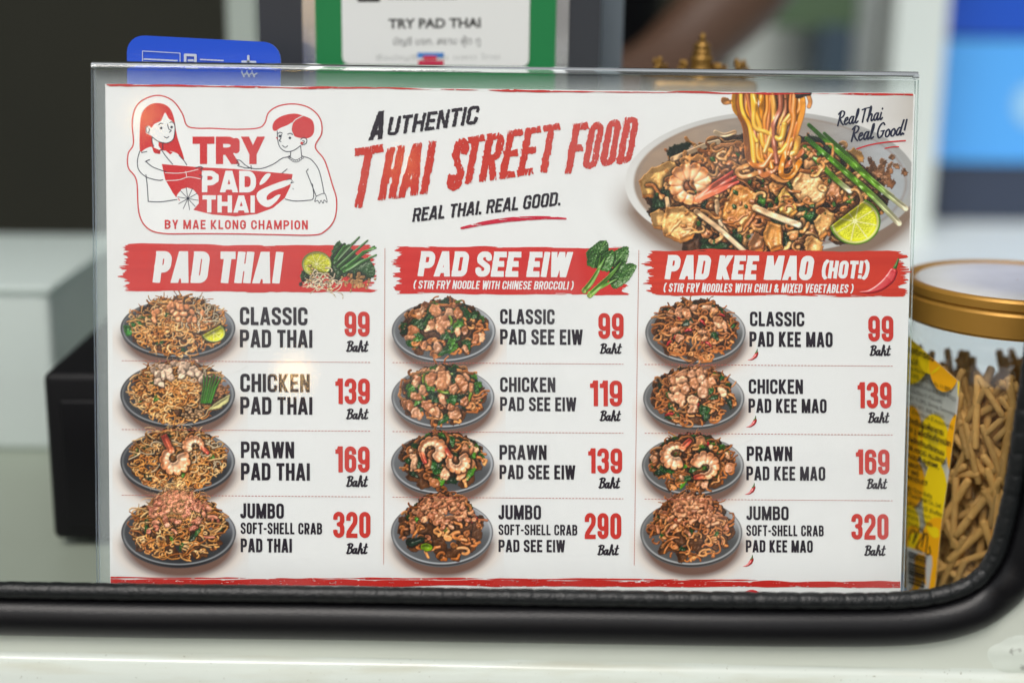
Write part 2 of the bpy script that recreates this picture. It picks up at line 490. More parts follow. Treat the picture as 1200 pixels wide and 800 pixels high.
def put_text(name, txt, x0, x1, top, base, color, proj, parent, s=0.20, cell=0.3, label=None, round_=0.0, **k):
    D, gx, gy, X, Y = text_sd(txt, x0, x1, top, base, s, cell, **k)
    return cut(name, D - round_, gx, gy, cell, color, proj, parent, label=label)

# handwritten letters (x-height about 0.5)
SCRIPT = {
    'B': ([[(.16, .0), (.22, .5), (.30, 1.0)], [(.08, .90), (.34, 1.03), (.60, .92), (.52, .66), (.26, .54)], [(.26, .54), (.56, .48), (.56, .16), (.30, -.01), (.05, .05)]], .64),
    'a': ([[(.44, .46), (.26, .52), (.08, .30), (.12, .04), (.28, .06), (.44, .46)], [(.45, .50), (.40, .14), (.48, .0), (.62, .12)]], .58),
    'h': ([[(.04, .10), (.26, .60), (.30, .95), (.22, 1.0), (.10, .0)], [(.10, .06), (.20, .38), (.36, .52), (.46, .42), (.42, .14), (.50, .0), (.64, .12)]], .61),
    't': ([[(.26, .98), (.14, .16), (.22, .0), (.40, .10)], [(.02, .64), (.42, .70)]], .42),
    'R': ([[(.10, .0), (.18, .5), (.24, .98)], [(.04, .82), (.30, 1.02), (.58, .90), (.50, .62), (.20, .50)], [(.24, .50), (.40, .20), (.62, .0)]], .64),
    'e': ([[(.06, .22), (.32, .34), (.30, .50), (.14, .44), (.07, .18), (.20, .0), (.42, .12)]], .44),
    'l': ([[(.04, .12), (.24, .62), (.26, .98), (.16, .90), (.10, .2), (.18, .0), (.34, .12)]], .32),
    'T': ([[(.30, .96), (.22, .4), (.18, .0)], [(.0, .90), (.30, .97), (.66, 1.0)]], .56),
    'i': ([[(.14, .50), (.08, .12), (.16, .0), (.30, .12)], [(.19, .76), (.20, .80)]], .30),
    'G': ([[(.60, .86), (.44, 1.0), (.18, .78), (.08, .34), (.24, .0), (.50, .14), (.58, .44)], [(.36, .44), (.66, .46)]], .72),
    'o': ([[(.28, .50), (.10, .36), (.10, .08), (.26, .0), (.42, .20), (.36, .44), (.26, .50)]], .48),
    'd': ([[(.44, .46), (.26, .52), (.08, .28), (.12, .04), (.28, .06), (.44, .44)], [(.58, 1.0), (.46, .5), (.42, .12), (.50, .0), (.62, .12)]], .60),
    '!': ([[(.24, 1.0), (.16, .32)], [(.11, .04), (.12, .07)]], .26),
    ' ': ([], .28)}

def put_script(name, txt, x0, x1, top, base, color, proj, parent, pen=0.13, cell=0.3, slope=0.006, shear=0.10, label=None):
    H = base - top; total = sum(SCRIPT[c][1] for c in txt)
    sx = (x1 - x0 - shear * H) / total
    up = max(0, slope * (x0 - x1)); dn = max(0, slope * (x1 - x0))
    X, Y = grid(x0 - 4, top - up - 4, x1 + 4, base + dn + 4, cell); D = np.full(X.shape, 1e9)
    x = 0
    for ch in txt:
        st, w = SCRIPT[ch]
        for pts in st:
            P = spline(pts, 6)
            xs = x0 + (x + P[:, 0]) * sx + P[:, 1] * shear * H
            Q = np.stack([xs, base + slope * (xs - x0) - P[:, 1] * H], 1)
            d = np.gradient(Q, axis=0); d /= np.linalg.norm(d, axis=1)[:, None] + 1e-9
            hw = pen * H * (0.36 + 0.26 * np.abs(d[:, 1]))
            D = np.minimum(D, line_sd(X, Y, Q, hw))
        x += w
    return cut(name, D, X[0, 0], Y[0, 0], cell, color, proj, parent, label=label)

# typeset text (several scripts) through a text curve, flattened to a mesh and laid on any surface
def put_type(name, body, x0, y0, size, color, proj, parent, slope=0.0, width=None, bold=0.0, m=None, squeeze=1.0, align='LEFT'):
    cu = bpy.data.curves.new('type', 'FONT'); cu.body = body; cu.size = 1.0; cu.offset = bold; cu.resolution_u = 3
    cu.align_x = align
    to = bpy.data.objects.new('type', cu); COL.objects.link(to)
    dg = bpy.context.evaluated_depsgraph_get()
    me = bpy.data.meshes.new_from_object(to.evaluated_get(dg))
    bpy.data.objects.remove(to); bpy.data.curves.remove(cu)
    n = len(me.vertices)
    if n == 0: return None
    co = np.zeros(n * 3); me.vertices.foreach_get('co', co); co = co.reshape(-1, 3)
    loops = np.zeros(len(me.loops), int); me.loops.foreach_get('vertex_index', loops)
    st = np.zeros(len(me.polygons), int); me.polygons.foreach_get('loop_start', st)
    bpy.data.meshes.remove(me)
    sx = size * squeeze
    if width: sx = width / (co[:, 0].max() - co[:, 0].min())
    px = x0 + co[:, 0] * sx; py = y0 - co[:, 1] * size + slope * (px - x0)
    return mesh_np(name, proj(px, py), loops, st, m or M_PRINT, parent, col=np.tile(color, (n, 1)))

# ------------------------------------------------------------------ printed food photographs, painted strand by strand into a relief
def blur(A, r):
    r = max(1, int(r))
    for ax in (0, 1):
        for _ in range(2):
            n = A.shape[ax]
            P = np.concatenate([np.repeat(np.take(A, [0], ax), r, ax), A, np.repeat(np.take(A, [-1], ax), r, ax)], ax)
            C = np.cumsum(P, ax); z = np.zeros_like(np.take(C, [0], ax)); C = np.concatenate([z, C], ax)
            k = 2 * r + 1
            A = (np.take(C, np.arange(k, k + n), ax) - np.take(C, np.arange(0, n), ax)) / k
    return A

class Pic:
    def __init__(s, x0, y0, x1, y1, res=4):
        s.x0, s.y0, s.res = x0, y0, res
        s.nx = int((x1 - x0) * res) // 2 * 2; s.ny = int((y1 - y0) * res) // 2 * 2
        s.Z = np.full((s.ny, s.nx), -1e6); s.C = np.zeros((s.ny, s.nx, 3)); s.S = np.zeros((s.ny, s.nx))
        jx, iy = np.meshgrid(np.arange(s.nx), np.arange(s.ny))
        s.X = x0 + (jx + .5) / res; s.Y = y0 + (iy + .5) / res
        s.B = np.ones((s.ny, s.nx, 3)); s.A = np.zeros((s.ny, s.nx))          # what lies under the food, and its cover
    def win(s, xa, ya, xb, yb):
        j0 = max(0, int((xa - s.x0) * s.res) - 1); j1 = min(s.nx, int((xb - s.x0) * s.res) + 2)
        i0 = max(0, int((ya - s.y0) * s.res) - 1); i1 = min(s.ny, int((yb - s.y0) * s.res) + 2)
        return None if j1 <= j0 or i1 <= i0 else (slice(i0, i1), slice(j0, j1))
    def put(s, w, mask, Z, col, spec):
        m = mask & (Z > s.Z[w])
        s.Z[w] = np.where(m, Z, s.Z[w]); s.S[w] = np.where(m, spec, s.S[w])
        s.C[w] = np.where(m[..., None], col, s.C[w])
    def tube(s, P, z, r, col, spec=.3, flat=1.0, col2=None):
        P = np.asarray(P, float); L = np.concatenate([[0], np.cumsum(np.hypot(*np.diff(P, axis=0).T))])
        rr = np.broadcast_to(r, (len(P),)); zz = np.broadcast_to(z, (len(P),))
        n = max(2, int(L[-1] / (max(.25, rr.min() * .5))))
        t = np.linspace(0, L[-1], n)
        xs, ys = np.interp(t, L, P[:, 0]), np.interp(t, L, P[:, 1]); ra, za = np.interp(t, L, rr), np.interp(t, L, zz)
        col = np.asarray(col, float)
        for k in range(n):
            w = s.win(xs[k] - ra[k], ys[k] - ra[k], xs[k] + ra[k], ys[k] + ra[k])
            if w is None: continue
            d2 = (s.X[w] - xs[k]) ** 2 + (s.Y[w] - ys[k]) ** 2; q = ra[k] ** 2 - d2
            c = col if col2 is None else col + (np.asarray(col2) - col) * (k / (n - 1))
            s.put(w, q > 0, za[k] + np.sqrt(np.maximum(q, 0)) * flat, c, spec)
    def blob(s, cx, cy, a, b, ang, z, hgt, col, seed=0, rough=.35, spec=.3, var=.35, bump=.5, freq=1.3):
        m = max(a, b) * 1.45; w = s.win(cx - m, cy - m, cx + m, cy + m)
        if w is None: return
        X, Y = s.X[w] - cx, s.Y[w] - cy; ca, sa = math.cos(ang), math.sin(ang)
        u = (X * ca + Y * sa) / a; v = (-X * sa + Y * ca) / b
        n = fbm(X * freq / max(a, b) * 2.0 + 7.3, Y * freq / max(a, b) * 2.0 + 3.1, seed, 3)
        rho = np.hypot(u, v) * (1 + rough * (n - .5) * 2.6)
        h = z + hgt * np.sqrt(np.maximum(0, 1 - rho ** 2)) + hgt * bump * (n - .5)
        n2 = fbm(X * 2.2 / max(a, b) * 2 + 1.7, Y * 2.2 / max(a, b) * 2 + 9.1, seed + 91, 3)
        c = np.asarray(col) * (1 - var + 2 * var * n2)[..., None]
        s.put(w, rho < 1, h, c, spec)
    def leaf(s, cx, cy, a, b, ang, z, col, seed=0, spec=.7, hgt=1.2, vein=None, rag=.35):
        m = max(a, b) * 1.3; w = s.win(cx - m, cy - m, cx + m, cy + m)
        if w is None: return
        X, Y = s.X[w] - cx, s.Y[w] - cy; ca, sa = math.cos(ang), math.sin(ang)
        u = (X * ca + Y * sa) / a; v = (-X * sa + Y * ca) / b
        n = fbm(X * .5 + 3, Y * .5 + 8, seed, 3)
        rho = np.hypot(u, v * (1 + .5 * u)) * (1 + rag * (n - .5) * 2)
        h = z + hgt * (1.2 * n * min(1, rag * 3) + .5 * np.abs(v) + .3 * np.sin(u * 7 + n * 4))
        c = np.asarray(col) * (.55 + .9 * n)[..., None]
        if vein is not None:
            vn = (np.abs(v) < .06) | ((np.abs(((u - np.abs(v) * .6) * 4) % 1 - .5) < .06) & (np.abs(v) < .8))
            c = np.where(vn[..., None], vein, c)
        s.put(w, rho < 1, h, c, spec)
    def prawn(s, cx, cy, Rr, th, a0, a1, z, seed=0, tail=None, base=(.90, .40, .20), band=(.72, .20, .07), pale=(1.0, .72, .54)):
        n = 9 if th < 11 else 11; rng = np.random.RandomState(seed); arc = abs(a1 - a0) * Rr
        for k in range(n):
            t = k / (n - 1); a = a0 + (a1 - a0) * t; sp_ = (.80 if th < 11 else .55) + (.20 if th < 11 else .45) * min(1, t * 2)
            x, y = cx + Rr * sp_ * math.cos(a), cy + Rr * sp_ * .92 * math.sin(a); r = th * (1 - .58 * t ** 1.2) * (.78 + .22 * min(1, t * 4))
            b = max(arc / n * .72, r * .40)
            m = max(r, b) * 1.2; w = s.win(x - m, y - m, x + m, y + m)
            if w is None: continue
            X, Y = s.X[w] - x, s.Y[w] - y; ca, sa = math.cos(a), math.sin(a)
            u = (X * ca + Y * sa) / r; v = (-X * sa + Y * ca) / b * (1 if a1 > a0 else -1)
            nn = fbm(s.X[w] * 3.2 / th + k * 7, s.Y[w] * 3.2 / th, seed, 3)
            rho = np.maximum(np.abs(u), np.abs(v) ** 1.0 * .97) * 1.0
            rho = (np.abs(u) ** 3 + np.abs(v) ** 3) ** (1 / 3)
            f = np.clip(.15 + .80 * (u * .5 + .5) ** 1.3 + (nn - .5) * 1.3, 0, 1)[..., None]
            c = np.asarray(pale) + (np.asarray(base) - np.asarray(pale)) * f
            e = np.clip((v - .55) / .3, 0, 1)[..., None]
            c = c * (1 - .75 * e) + np.asarray(band) * .75 * e
            s.put(w, rho < 1, z + .22 * k + r * (.80 * np.sqrt(np.maximum(0, 1 - u * u)) + .16 * (1 - v * v)), c, .9)
        a = a1; x, y = cx + Rr * math.cos(a), cy + Rr * .92 * math.sin(a)
        if tail is not None:
            tx, ty = tail
            for dd in (-.13, .0, .13):
                ux, uy = tx - x, ty - y
                ex, ey = x + ux * math.cos(dd) - uy * math.sin(dd), y + ux * math.sin(dd) + uy * math.cos(dd)
                s.tube([(x, y), ((x + ex) / 2, (y + ey) / 2), (ex, ey)], z + th * .5, [th * .32, th * .30, th * .12], (.78, .26, .14), .9, col2=(.60, .10, .08))
    def lime(s, cx, cy, rx, ry, z, mask=None, rot=0.0, n=9):
        w = s.win(cx - rx * 1.1, cy - ry * 1.1, cx + rx * 1.1, cy + ry * 1.1)
        X, Y = (s.X[w] - cx) / rx, (s.Y[w] - cy) / ry; rho = np.hypot(X, Y); th = np.arctan2(Y, X) + rot
        nn = fbm(s.X[w] * .9, s.Y[w] * .9, 3, 3)
        c = np.array([.60, .64, .06]) * (.70 + .6 * nn)[..., None] * (.85 + .4 * rho)[..., None]
        sp = np.abs((th / (2 * math.pi) * n) % 1 - .5) * rho
        c = np.where((sp < .028)[..., None], np.array([.78, .80, .42]), c)
        c = np.where((rho < .09)[..., None], np.array([.80, .82, .50]), c)
        c = np.where((rho > .85)[..., None], np.array([.72, .76, .36]), c)
        c = np.where((rho > .93)[..., None], np.array([.16, .34, .03]), c)
        ok = rho < 1
        if mask is not None: ok &= mask(s.X[w], s.Y[w])
        s.put(w, ok, z + 1.0 * np.sqrt(np.maximum(0, 1 - rho ** 8)) + .5 * nn, c, .45)
    def poly(s, P, z, col, seed=0, spec=.3, var=.3, hgt=1.5, dark=None):
        P = np.array(P, float); lo, hi = P.min(0), P.max(0); w = s.win(lo[0], lo[1], hi[0], hi[1])
        if w is None: return
        d = poly_sd(s.X[w], s.Y[w], P); n = fbm(s.X[w] * .22, s.Y[w] * .22, seed, 4)
        d = d + (n - .5) * 3.0
        c = np.asarray(col) * (1 - var + 2 * var * n)[..., None]
        if dark is not None:
            k = np.clip((fbm(s.X[w] * .16 + 5, s.Y[w] * .16, seed + 9, 4) - .50) * 5, 0, .85)
            k = np.maximum(k * .8, np.clip(1 + d / 2.0, 0, 1) * .35)[..., None]
            c = c * (1 - k) + np.asarray(dark) * k
        s.put(w, d < 0, z + hgt * np.sqrt(np.clip(-d / 3.0, 0, 1)) + n * hgt * .28, c, spec)
    def shade(s, big=9, ao=.9, gain=1.26, relief=1.5):
        res = s.res; has = s.Z > -1e5
        Z = np.where(has, s.Z, s.Z[has].min() if has.any() else 0) * res
        Zs = blur(Z, 1); Zl = blur(Z, big * res / 4)
        H = (Zs - Zl * .75) * relief
        gy, gx = np.gradient(H)
        nz = 1 / np.sqrt(gx * gx + gy * gy + 1); nx, ny = -gx * nz, -gy * nz
        L = np.array([-.42, -.58, .70]); L /= np.linalg.norm(L)
        df = np.clip(nx * L[0] + ny * L[1] + nz * L[2], 0, 1) ** 1.3
        Hh = L + np.array([0, 0, 1.0]); Hh /= np.linalg.norm(Hh)
        sp = np.clip(nx * Hh[0] + ny * Hh[1] + nz * Hh[2], 0, 1) ** 28
        occ = np.clip(1 - ao * np.clip((blur(Z, 5) - Z) / (1.4 * res), 0, 1) - .5 * ao * np.clip((blur(Z, 16) - Z) / (3.0 * res), 0, 1), .20, 1)
        col = s.C * ((.34 + 1.0 * df) * occ * gain)[..., None] + (s.S * sp * .8 * occ)[..., None]
        lum = col @ np.array([.3, .55, .15]); col = np.clip(lum[..., None] + (col - lum[..., None]) * 1.12, 0, 2)
        col = 1.02 * col ** 1.12 * np.array([1.06, .96, .88])
        a = has.astype(float)
        rgb = col * a[..., None] + s.B * (1 - a)[..., None]
        al = np.maximum(a, s.A)
        return rgb, al
    def build(s, name, proj, parent, rgb, al, label=None, thr=.03, dens=2, top=None):
        k = dens
        ny, nx = s.ny // k, s.nx // k
        f = lambda A: A[:ny * k, :nx * k].reshape(ny, k, nx, k, -1).mean((1, 3))
        soft = 1 if s.res <= 4 else 0
        pm = rgb * al[..., None]
        if soft: pm, al = blur(pm, soft), blur(al, soft)
        prem = f(pm); a = f(al[..., None])
        out = np.clip(prem, 0, 1.15) * PAPER + (1 - a) * PAPER
        # a is the cover: what is not covered is the bare sheet
        px = s.x0 + (np.arange(nx) + .5) * k / s.res; py = s.y0 + (np.arange(ny) + .5) * k / s.res
        keep = a[..., 0] > (thr if top is None else np.where(py < top, .62, thr)[:, None])
        q = keep[:-1, :-1] & keep[1:, :-1] & keep[:-1, 1:] & keep[1:, 1:]
        i, j = np.nonzero(q)
        ids = np.stack([i * nx + j, i * nx + j + 1, (i + 1) * nx + j + 1, (i + 1) * nx + j], 1).ravel()
        u, inv = np.unique(ids, return_inverse=True)
        V = proj(px[u % nx], py[u // nx])
        o = mesh_np(name, V, inv, np.arange(len(i)) * 4, M_PRINT, parent, col=np.minimum(out.reshape(-1, 3)[u], .9))
        if label: o['label'] = label
        return o

def curl(rng, x, y, L, wob, ang=None, n=9):
    a = rng.uniform(0, 2 * math.pi) if ang is None else ang; P = [(x, y)]; k = rng.uniform(-wob, wob)
    for i in range(n):
        k += rng.uniform(-wob, wob) * .6; k *= .9
        a += k
        x += L / n * math.cos(a); y += L / n * math.sin(a) * .72
        P.append((x, y))
    return np.array(P)

def plate(p, cx, cy, a, b, tone, warm=(.86, .62, .47), left=0.6, right=1.0):
    """an oval metal plate seen from the side and its warm printed shadow"""
    X, Y = p.X, p.Y
    sh = np.hypot((X - cx - 1) / (a * 1.04), (Y - cy - b * .30) / (b * 1.12))
    k = np.clip((1.25 - sh) / .42, 0, 1) ** 1.5
    far = np.clip((1.75 - np.hypot((X - cx - 4) / a, (Y - cy - b * .45) / (b * 1.0))) / 1.0, 0, 1) ** 2 * .30
    k2 = np.clip(k * .85 + far, 0, 1) * np.clip((Y - cy + b * .35) / (b * .7), 0, 1)
    warm = np.asarray(warm)
    core = np.clip((1.07 - sh) / .12, 0, 1)[..., None]
    wc = warm * (1 - core) + np.array([.22, .12, .09]) * core
    base = wc
    al = k2 * 1.0
    rho = np.hypot((X - cx) / a, (Y - cy) / b)
    th = np.arctan2((Y - cy) / b, (X - cx) / a)
    side = .5 + .5 * np.cos(th); t = np.asarray(tone)
    lumin = .50 + left * .6 * (1 - side) ** 2 + right * 1.5 * np.exp(-((th + .45) / .42) ** 2) + .35 * np.clip(-np.sin(th), 0, 1)
    inner = t * lumin[..., None] * (.75 + .5 * np.clip(rho, 0, 1) ** 3)[..., None]
    lip = np.clip(1 - np.abs(rho - .955) / .030, 0, 1)
    lipc = np.clip(t * 2.4 + .26, 0, .85) * (.45 + .75 * np.clip(np.sin(th), 0, 1) + .5 * np.exp(-((th + .3) / .6) ** 2))[..., None]
    c = inner * (1 - lip[..., None]) + lipc * lip[..., None]
    edge = np.clip((rho - .975) / .02, 0, 1)[..., None]
    c = c * (1 - edge) + t * .35 * edge
    low = np.hypot((X - cx) / (a * .985), (Y - cy - b * .07) / b)                 # thickness of the plate below its lip
    under = (low < 1) & (rho >= 1)
    on = np.clip((1.0 - rho) * min(a, b) * 2 + .5, 0, 1)
    base = np.where(under[..., None], t * (.30 + .9 * np.clip(1 - np.abs(low - .985) / .02, 0, 1))[..., None], base)
    base = base * (1 - on)[..., None] + c * on[..., None]
    p.B = np.clip(base, 0, 1); p.A = np.maximum(np.maximum(al, on), under * 1.0)

ORANGE = [(.74, .38, .13), (.84, .50, .22), (.60, .28, .085), (.90, .64, .36), (.48, .19, .055)]
BROWN = [(.62, .27, .10), (.52, .21, .075), (.74, .38, .17), (.42, .16, .05)]
GREEN = [(.02, .10, .02), (.03, .15, .025), (.012, .05, .02), (.09, .28, .03)]
def dish(name, cx, cy, a, b, kind, seed, parent, label, tone=(.16, .165, .18), right=1.0, noodles=BROWN):
    rng = np.random.RandomState(seed)
    x0, x1, y0, y1 = max(cx - a * 1.22, 131.5), cx + a * 1.22, cy - b * 1.5, cy + b * 1.62
    p = Pic(x0, y0, x1, y1, 4)
    plate(p, cx, cy, a, b, tone, right=right)
    am, bm = a * .80, b * .84; lift = {'crab': b * .92}.get(kind[1], b * .66)
    if kind == ('thai', 'crab'): lift = b * 1.02
    def place(u, v):
        q = max(0, 1 - u * u - v * v)
        return cx + u * am, cy + v * bm + b * .04 - lift * q, 6 + 9 * q + 10 * v
    def rnd(rmax=1.0, rmin=0.0):
        t = rng.uniform(0, 2 * math.pi); r = math.sqrt(rng.uniform(rmin ** 2, rmax ** 2)); return r * math.cos(t), r * math.sin(t)
    # sauce-dark body of the heap
    for i in range(110):
        u, v = rnd(.95); x, y, z = place(u, v)
        p.blob(x, y, 9, 6, rng.uniform(0, 3), z - 5.5, 2.5, (.12, .05, .018), i, .2, .1)
    pick = lambda L: np.array(L[rng.randint(len(L))]) * rng.uniform(.8, 1.15)
    nn, rr = {'thai': (540, .88), 'see': (80, 1.7), 'kee': (230, 1.25)}[kind[0]]
    for i in range(nn):
        u, v = rnd(1.0); x, y, z = place(u, v)
        P = curl(rng, x, y, rng.uniform(12, 28), .8 if kind[0] == 'thai' else .95)
        zz = z - 1.5 + np.cumsum(rng.uniform(-.5, .5, len(P)))
        r = rr * rng.uniform(.75, 1.15)
        # keep strands on the plate
        rho = np.hypot((P[:, 0] - cx) / (a * .86), (P[:, 1] - cy + lift * .30) / (b * 1.16))
        if rho.max() > 1.05: P = P[rho < 1.0]; zz = zz[:len(P)]
        if len(P) < 3: continue
        p.tube(P, zz, r, pick(noodles), .45, flat=.8)
    def greens(n, big=1.0, rmax=.95):
        for i in range(n):
            u, v = rnd(rmax, .25); x, y, z = place(u, v)
            p.leaf(x, y, rng.uniform(4, 8) * big, rng.uniform(2, 3.6) * big, rng.uniform(0, 3), z + rng.uniform(-1.5, 1.5), pick(GREEN), rng.randint(999))
    def chunks(n, size, cols, rmax=.85, up=1.0, rmin=0, hg=2.4):
        for i in range(n):
            u, v = rnd(rmax, rmin); x, y, z = place(u, v)
            s_ = size * rng.uniform(.65, 1.2)
            p.blob(x, y, s_, s_ * rng.uniform(.55, .85), rng.uniform(0, 3), z + up + rng.uniform(-1.2, 1.2), hg * 1.5, pick(cols), rng.randint(9999), .34, .7, .25, .5, .8)
    def chilis(n):
        for i in range(n):
            u, v = rnd(.95, .3); x, y, z = place(u, v); an = rng.uniform(0, 3)
            L = rng.uniform(3, 6)
            p.tube([(x - L * math.cos(an), y - L * .6 * math.sin(an)), (x, y - 1), (x + L * math.cos(an), y + L * .6 * math.sin(an))], z + .8, [1.5, 1.7, .8], (.50, .03, .035), .8)
    def sprouts(n, cxx, cyy, spread, zb=22):
        for i in range(n):
            x, y = cxx + rng.normal() * spread, cyy + rng.normal() * spread * .5
            P = curl(rng, x, y, rng.uniform(12, 24), .45)
            if np.hypot((P[:, 0] - cx) / (a * .86), (P[:, 1] - cy + lift * .30) / (b * 1.2)).max() > 1: continue
            p.tube(P, zb + rng.uniform(-3, 2), .62, np.array([.84, .74, .56]) * rng.uniform(.8, 1.05), .4)
    meat = [(.72, .40, .25), (.82, .50, .33), (.62, .31, .17)]
    if kind[0] == 'thai':
        if kind[1] != 'crab': sprouts(16, cx + a * .30, cy - b * .42, 12, 13)
        greens(7, .7)
    if kind == ('thai', 'classic'):
        p.leaf(cx - a * .66, cy - b * .18, 13, 6, -.6, 8, (.04, .20, .03), 3); p.leaf(cx - a * .80, cy + b * .05, 10, 5, -.2, 7, (.05, .26, .04), 5)
        for i in range(22):
            u, v = rng.normal() * .24, rng.normal() * .28 - .05; x, y, z = place(u, v)
            p.blob(x, y, rng.uniform(3.4, 5.2), rng.uniform(2.6, 3.6), rng.uniform(0, 3), z + 2.5 + rng.uniform(-1, 1), 3.4, np.array([.80, .38, .20]) * rng.uniform(.8, 1.2), i, .12, .8, .2, .1)
        sprouts(10, cx + a * .38, cy - b * .35, 9, 18)
        ox, oy = cx + a * .62, cy + b * .10
        p.lime(ox, oy + 2, 14, 11, 25, lambda X, Y: (Y - oy) > -.55 * (X - ox) - 2, .4, 8)
    if kind == ('thai', 'chicken'):
        for i in range(34):
            u, v = rng.normal() * .27 - .05, rng.normal() * .24 - .22; x, y, z = place(u, v)
            p.blob(x, y - 2, rng.uniform(4, 6), rng.uniform(3.2, 4.6), rng.uniform(0, 3), z + 2.5 + rng.uniform(-1, 1.5), 4.8, np.array([.80, .62, .50]) * rng.uniform(.8, 1.12), i * 7, .3, .3, .2, .5, .8)
        for k in range(6):
            x = cx + a * .44 + k * 2.7; p.tube([(x - 2 - k * .5, cy + b * .26), (x + 1, cy - b * .2), (x + 1 + k * 1.3, cy - b * (.62 - .05 * (k % 3)))], 24 + (k % 2), [1.0, 1.0, .6], np.array([.05, .24, .02]) * (1 + .2 * (k % 3)), .5)
        for i in range(60):
            p.blob(cx + a * .72 + rng.normal() * 5, cy - b * .12 + rng.normal() * 6, 1.6, 1.2, 0, 14, 1.4, pick([(.46, .24, .12), (.35, .17, .08)]), i, .3)
        p.poly([(cx + a * .50, cy + b * .52), (cx + a * .64, cy + b * .30), (cx + a * .92, cy - b * .02), (cx + a * .88, cy + b * .22), (cx + a * .70, cy + b * .45)], 26, (.66, .66, .36), 4, var=.25)
        for i in range(36):
            p.blob(cx + a * .28 + rng.normal() * 6, cy + b * .55 + rng.normal() * 4, 1.6, 1.3, 0, 24, 1.5, (.58, .40, .25), i, .3)
    if kind == ('thai', 'prawn'):
        sprouts(26, cx + a * .1, cy - b * .15, 26, 15); greens(5, .8)
        p.prawn(cx - 3, cy - b * .06, 12.5, 9.5, -.35, 4.3, 26, 5, tail=(cx - 16, cy - b * .80))
        p.prawn(cx + 19, cy - b * .46, 9.5, 6.5, 2.6, 6.4, 19, 8, tail=(cx + 36, cy - b * .25))
    if kind[1] == 'crab':
        cols = [(.58, .24, .17), (.66, .32, .22), (.48, .17, .12)] if kind[0] == 'thai' else [(.58, .27, .15), (.68, .36, .21), (.46, .19, .10)]
        for i in range(130):
            u, v = rng.normal() * .36, rng.normal() * .34 - .16
            if u * u + v * v > .9: continue
            x, y, z = place(u, v); P = curl(rng, x, y, rng.uniform(5, 12), .8, n=5)
            p.tube(P, z + 1.5 + rng.uniform(-1, 1.5), rng.uniform(1.4, 2.6), pick(cols), .5, flat=.9)
        chunks(30, 4.6, cols, .62, 2.2)
        greens(9, .8)
        if kind[0] == 'see':
            p.blob(cx - a * .30, cy + b * .46, 7, 4.5, .1, 26, 3, (.22, .38, .03), 4, .1, .7, .15, .1); chilis(3)
            p.leaf(cx - a * .50, cy + b * .26, 11, 4, -.3, 25, (.01, .035, .02), 8)
    if kind == ('see', 'classic') or kind == ('see', 'chicken'):
        greens(30, 1.25); chunks(30, 8 if kind[1] == 'chicken' else 7, meat + [(.50, .22, .11), (.42, .18, .08)], .95, 1.0, 0, 3.0); greens(14, 1.15)
        for i in range(4):
            u, v = rnd(.8, .3); x, y, z = place(u, v); P = curl(rng, x, y, 12, .3, n=4)
            p.tube(P, z + 3, 1.6, (.20, .32, .03), .7)
    if kind[1] == 'prawn' and kind[0] != 'thai':
        greens(30, 1.2); chunks(26, 6.0, meat + [(.50, .22, .11), (.42, .18, .08)], .98, 1.0, .35); greens(10, 1.1, .9)
        if kind[0] == 'see':
            p.prawn(cx - 12, cy - b * .42, 12.5, 8.0, .9, -3.5, 27, 11, tail=(cx - 20, cy - b * .02)); p.prawn(cx + 18, cy - b * .08, 10.5, 7.4, -.6, 3.7, 29, 12, tail=(cx + 4, cy - b * .5))
        else:
            p.prawn(cx - 20, cy - b * .34, 12.5, 8.6, 1.2, 5.4, 27, 13, tail=(cx - 3, cy - b * .86)); p.prawn(cx + 13, cy + b * .04, 12.5, 8.8, -2.7, 1.7, 30, 14, tail=(cx + 2, cy + b * .42))
    if kind == ('kee', 'classic'):
        chilis(6); greens(9, 1.0); chunks(16, 5.6, meat, .7, 1.2, 0, 2.6); greens(6, 1.1); chilis(3)
    if kind == ('kee', 'chicken'):
        greens(16, 1.1); chunks(22, 7.4, meat, .75, 1.6, 0, 3.4); greens(6, 1.1); chilis(3)
    if kind[0] == 'kee' and kind[1] in ('prawn', 'crab'): chilis(7)
    rgb, al = p.shade()
    return p.build(name, on_card(LZ['picture'] + 4e-6 * (seed % 4)), parent, rgb, al, label, top=cy - b * .80)

LZ = {'tint': 4e-5, 'picture': 8e-5, 'banner': 1.2e-4, 'icon': 1.6e-4, 'text': 2.0e-4, 'top': 2.4e-4}

# ================================================================== SETTING
CZ = -0.030
M_COUNTER = mat('pale counter laminate', (0.27, 0.31, 0.25), 0.45, noise=0.12, nscale=6)
M_DARK = mat('dark interior panelling', (0.022, 0.021, 0.011), 0.9, var=(0.004, 0.007, 0.003), nscale=2.2)
M_CREAM = mat('cream painted sheet metal', (0.56, 0.60, 0.53), 0.28, noise=0.08, nscale=14, bump=0.05, bscale=120, coat=0.2)
def quad_box(name, P, thick, m, **k):                      # P: four points; extruded away from the camera
    P = [np.array(p) for p in P]; n = np.array(thick)
    V = P + [p + n for p in P]
    F = [(0, 1, 2, 3), (7, 6, 5, 4), (0, 4, 5, 1), (1, 5, 6, 2), (2, 6, 7, 3), (3, 7, 4, 0)]
    return mesh_py(name, V, F, m, **k)

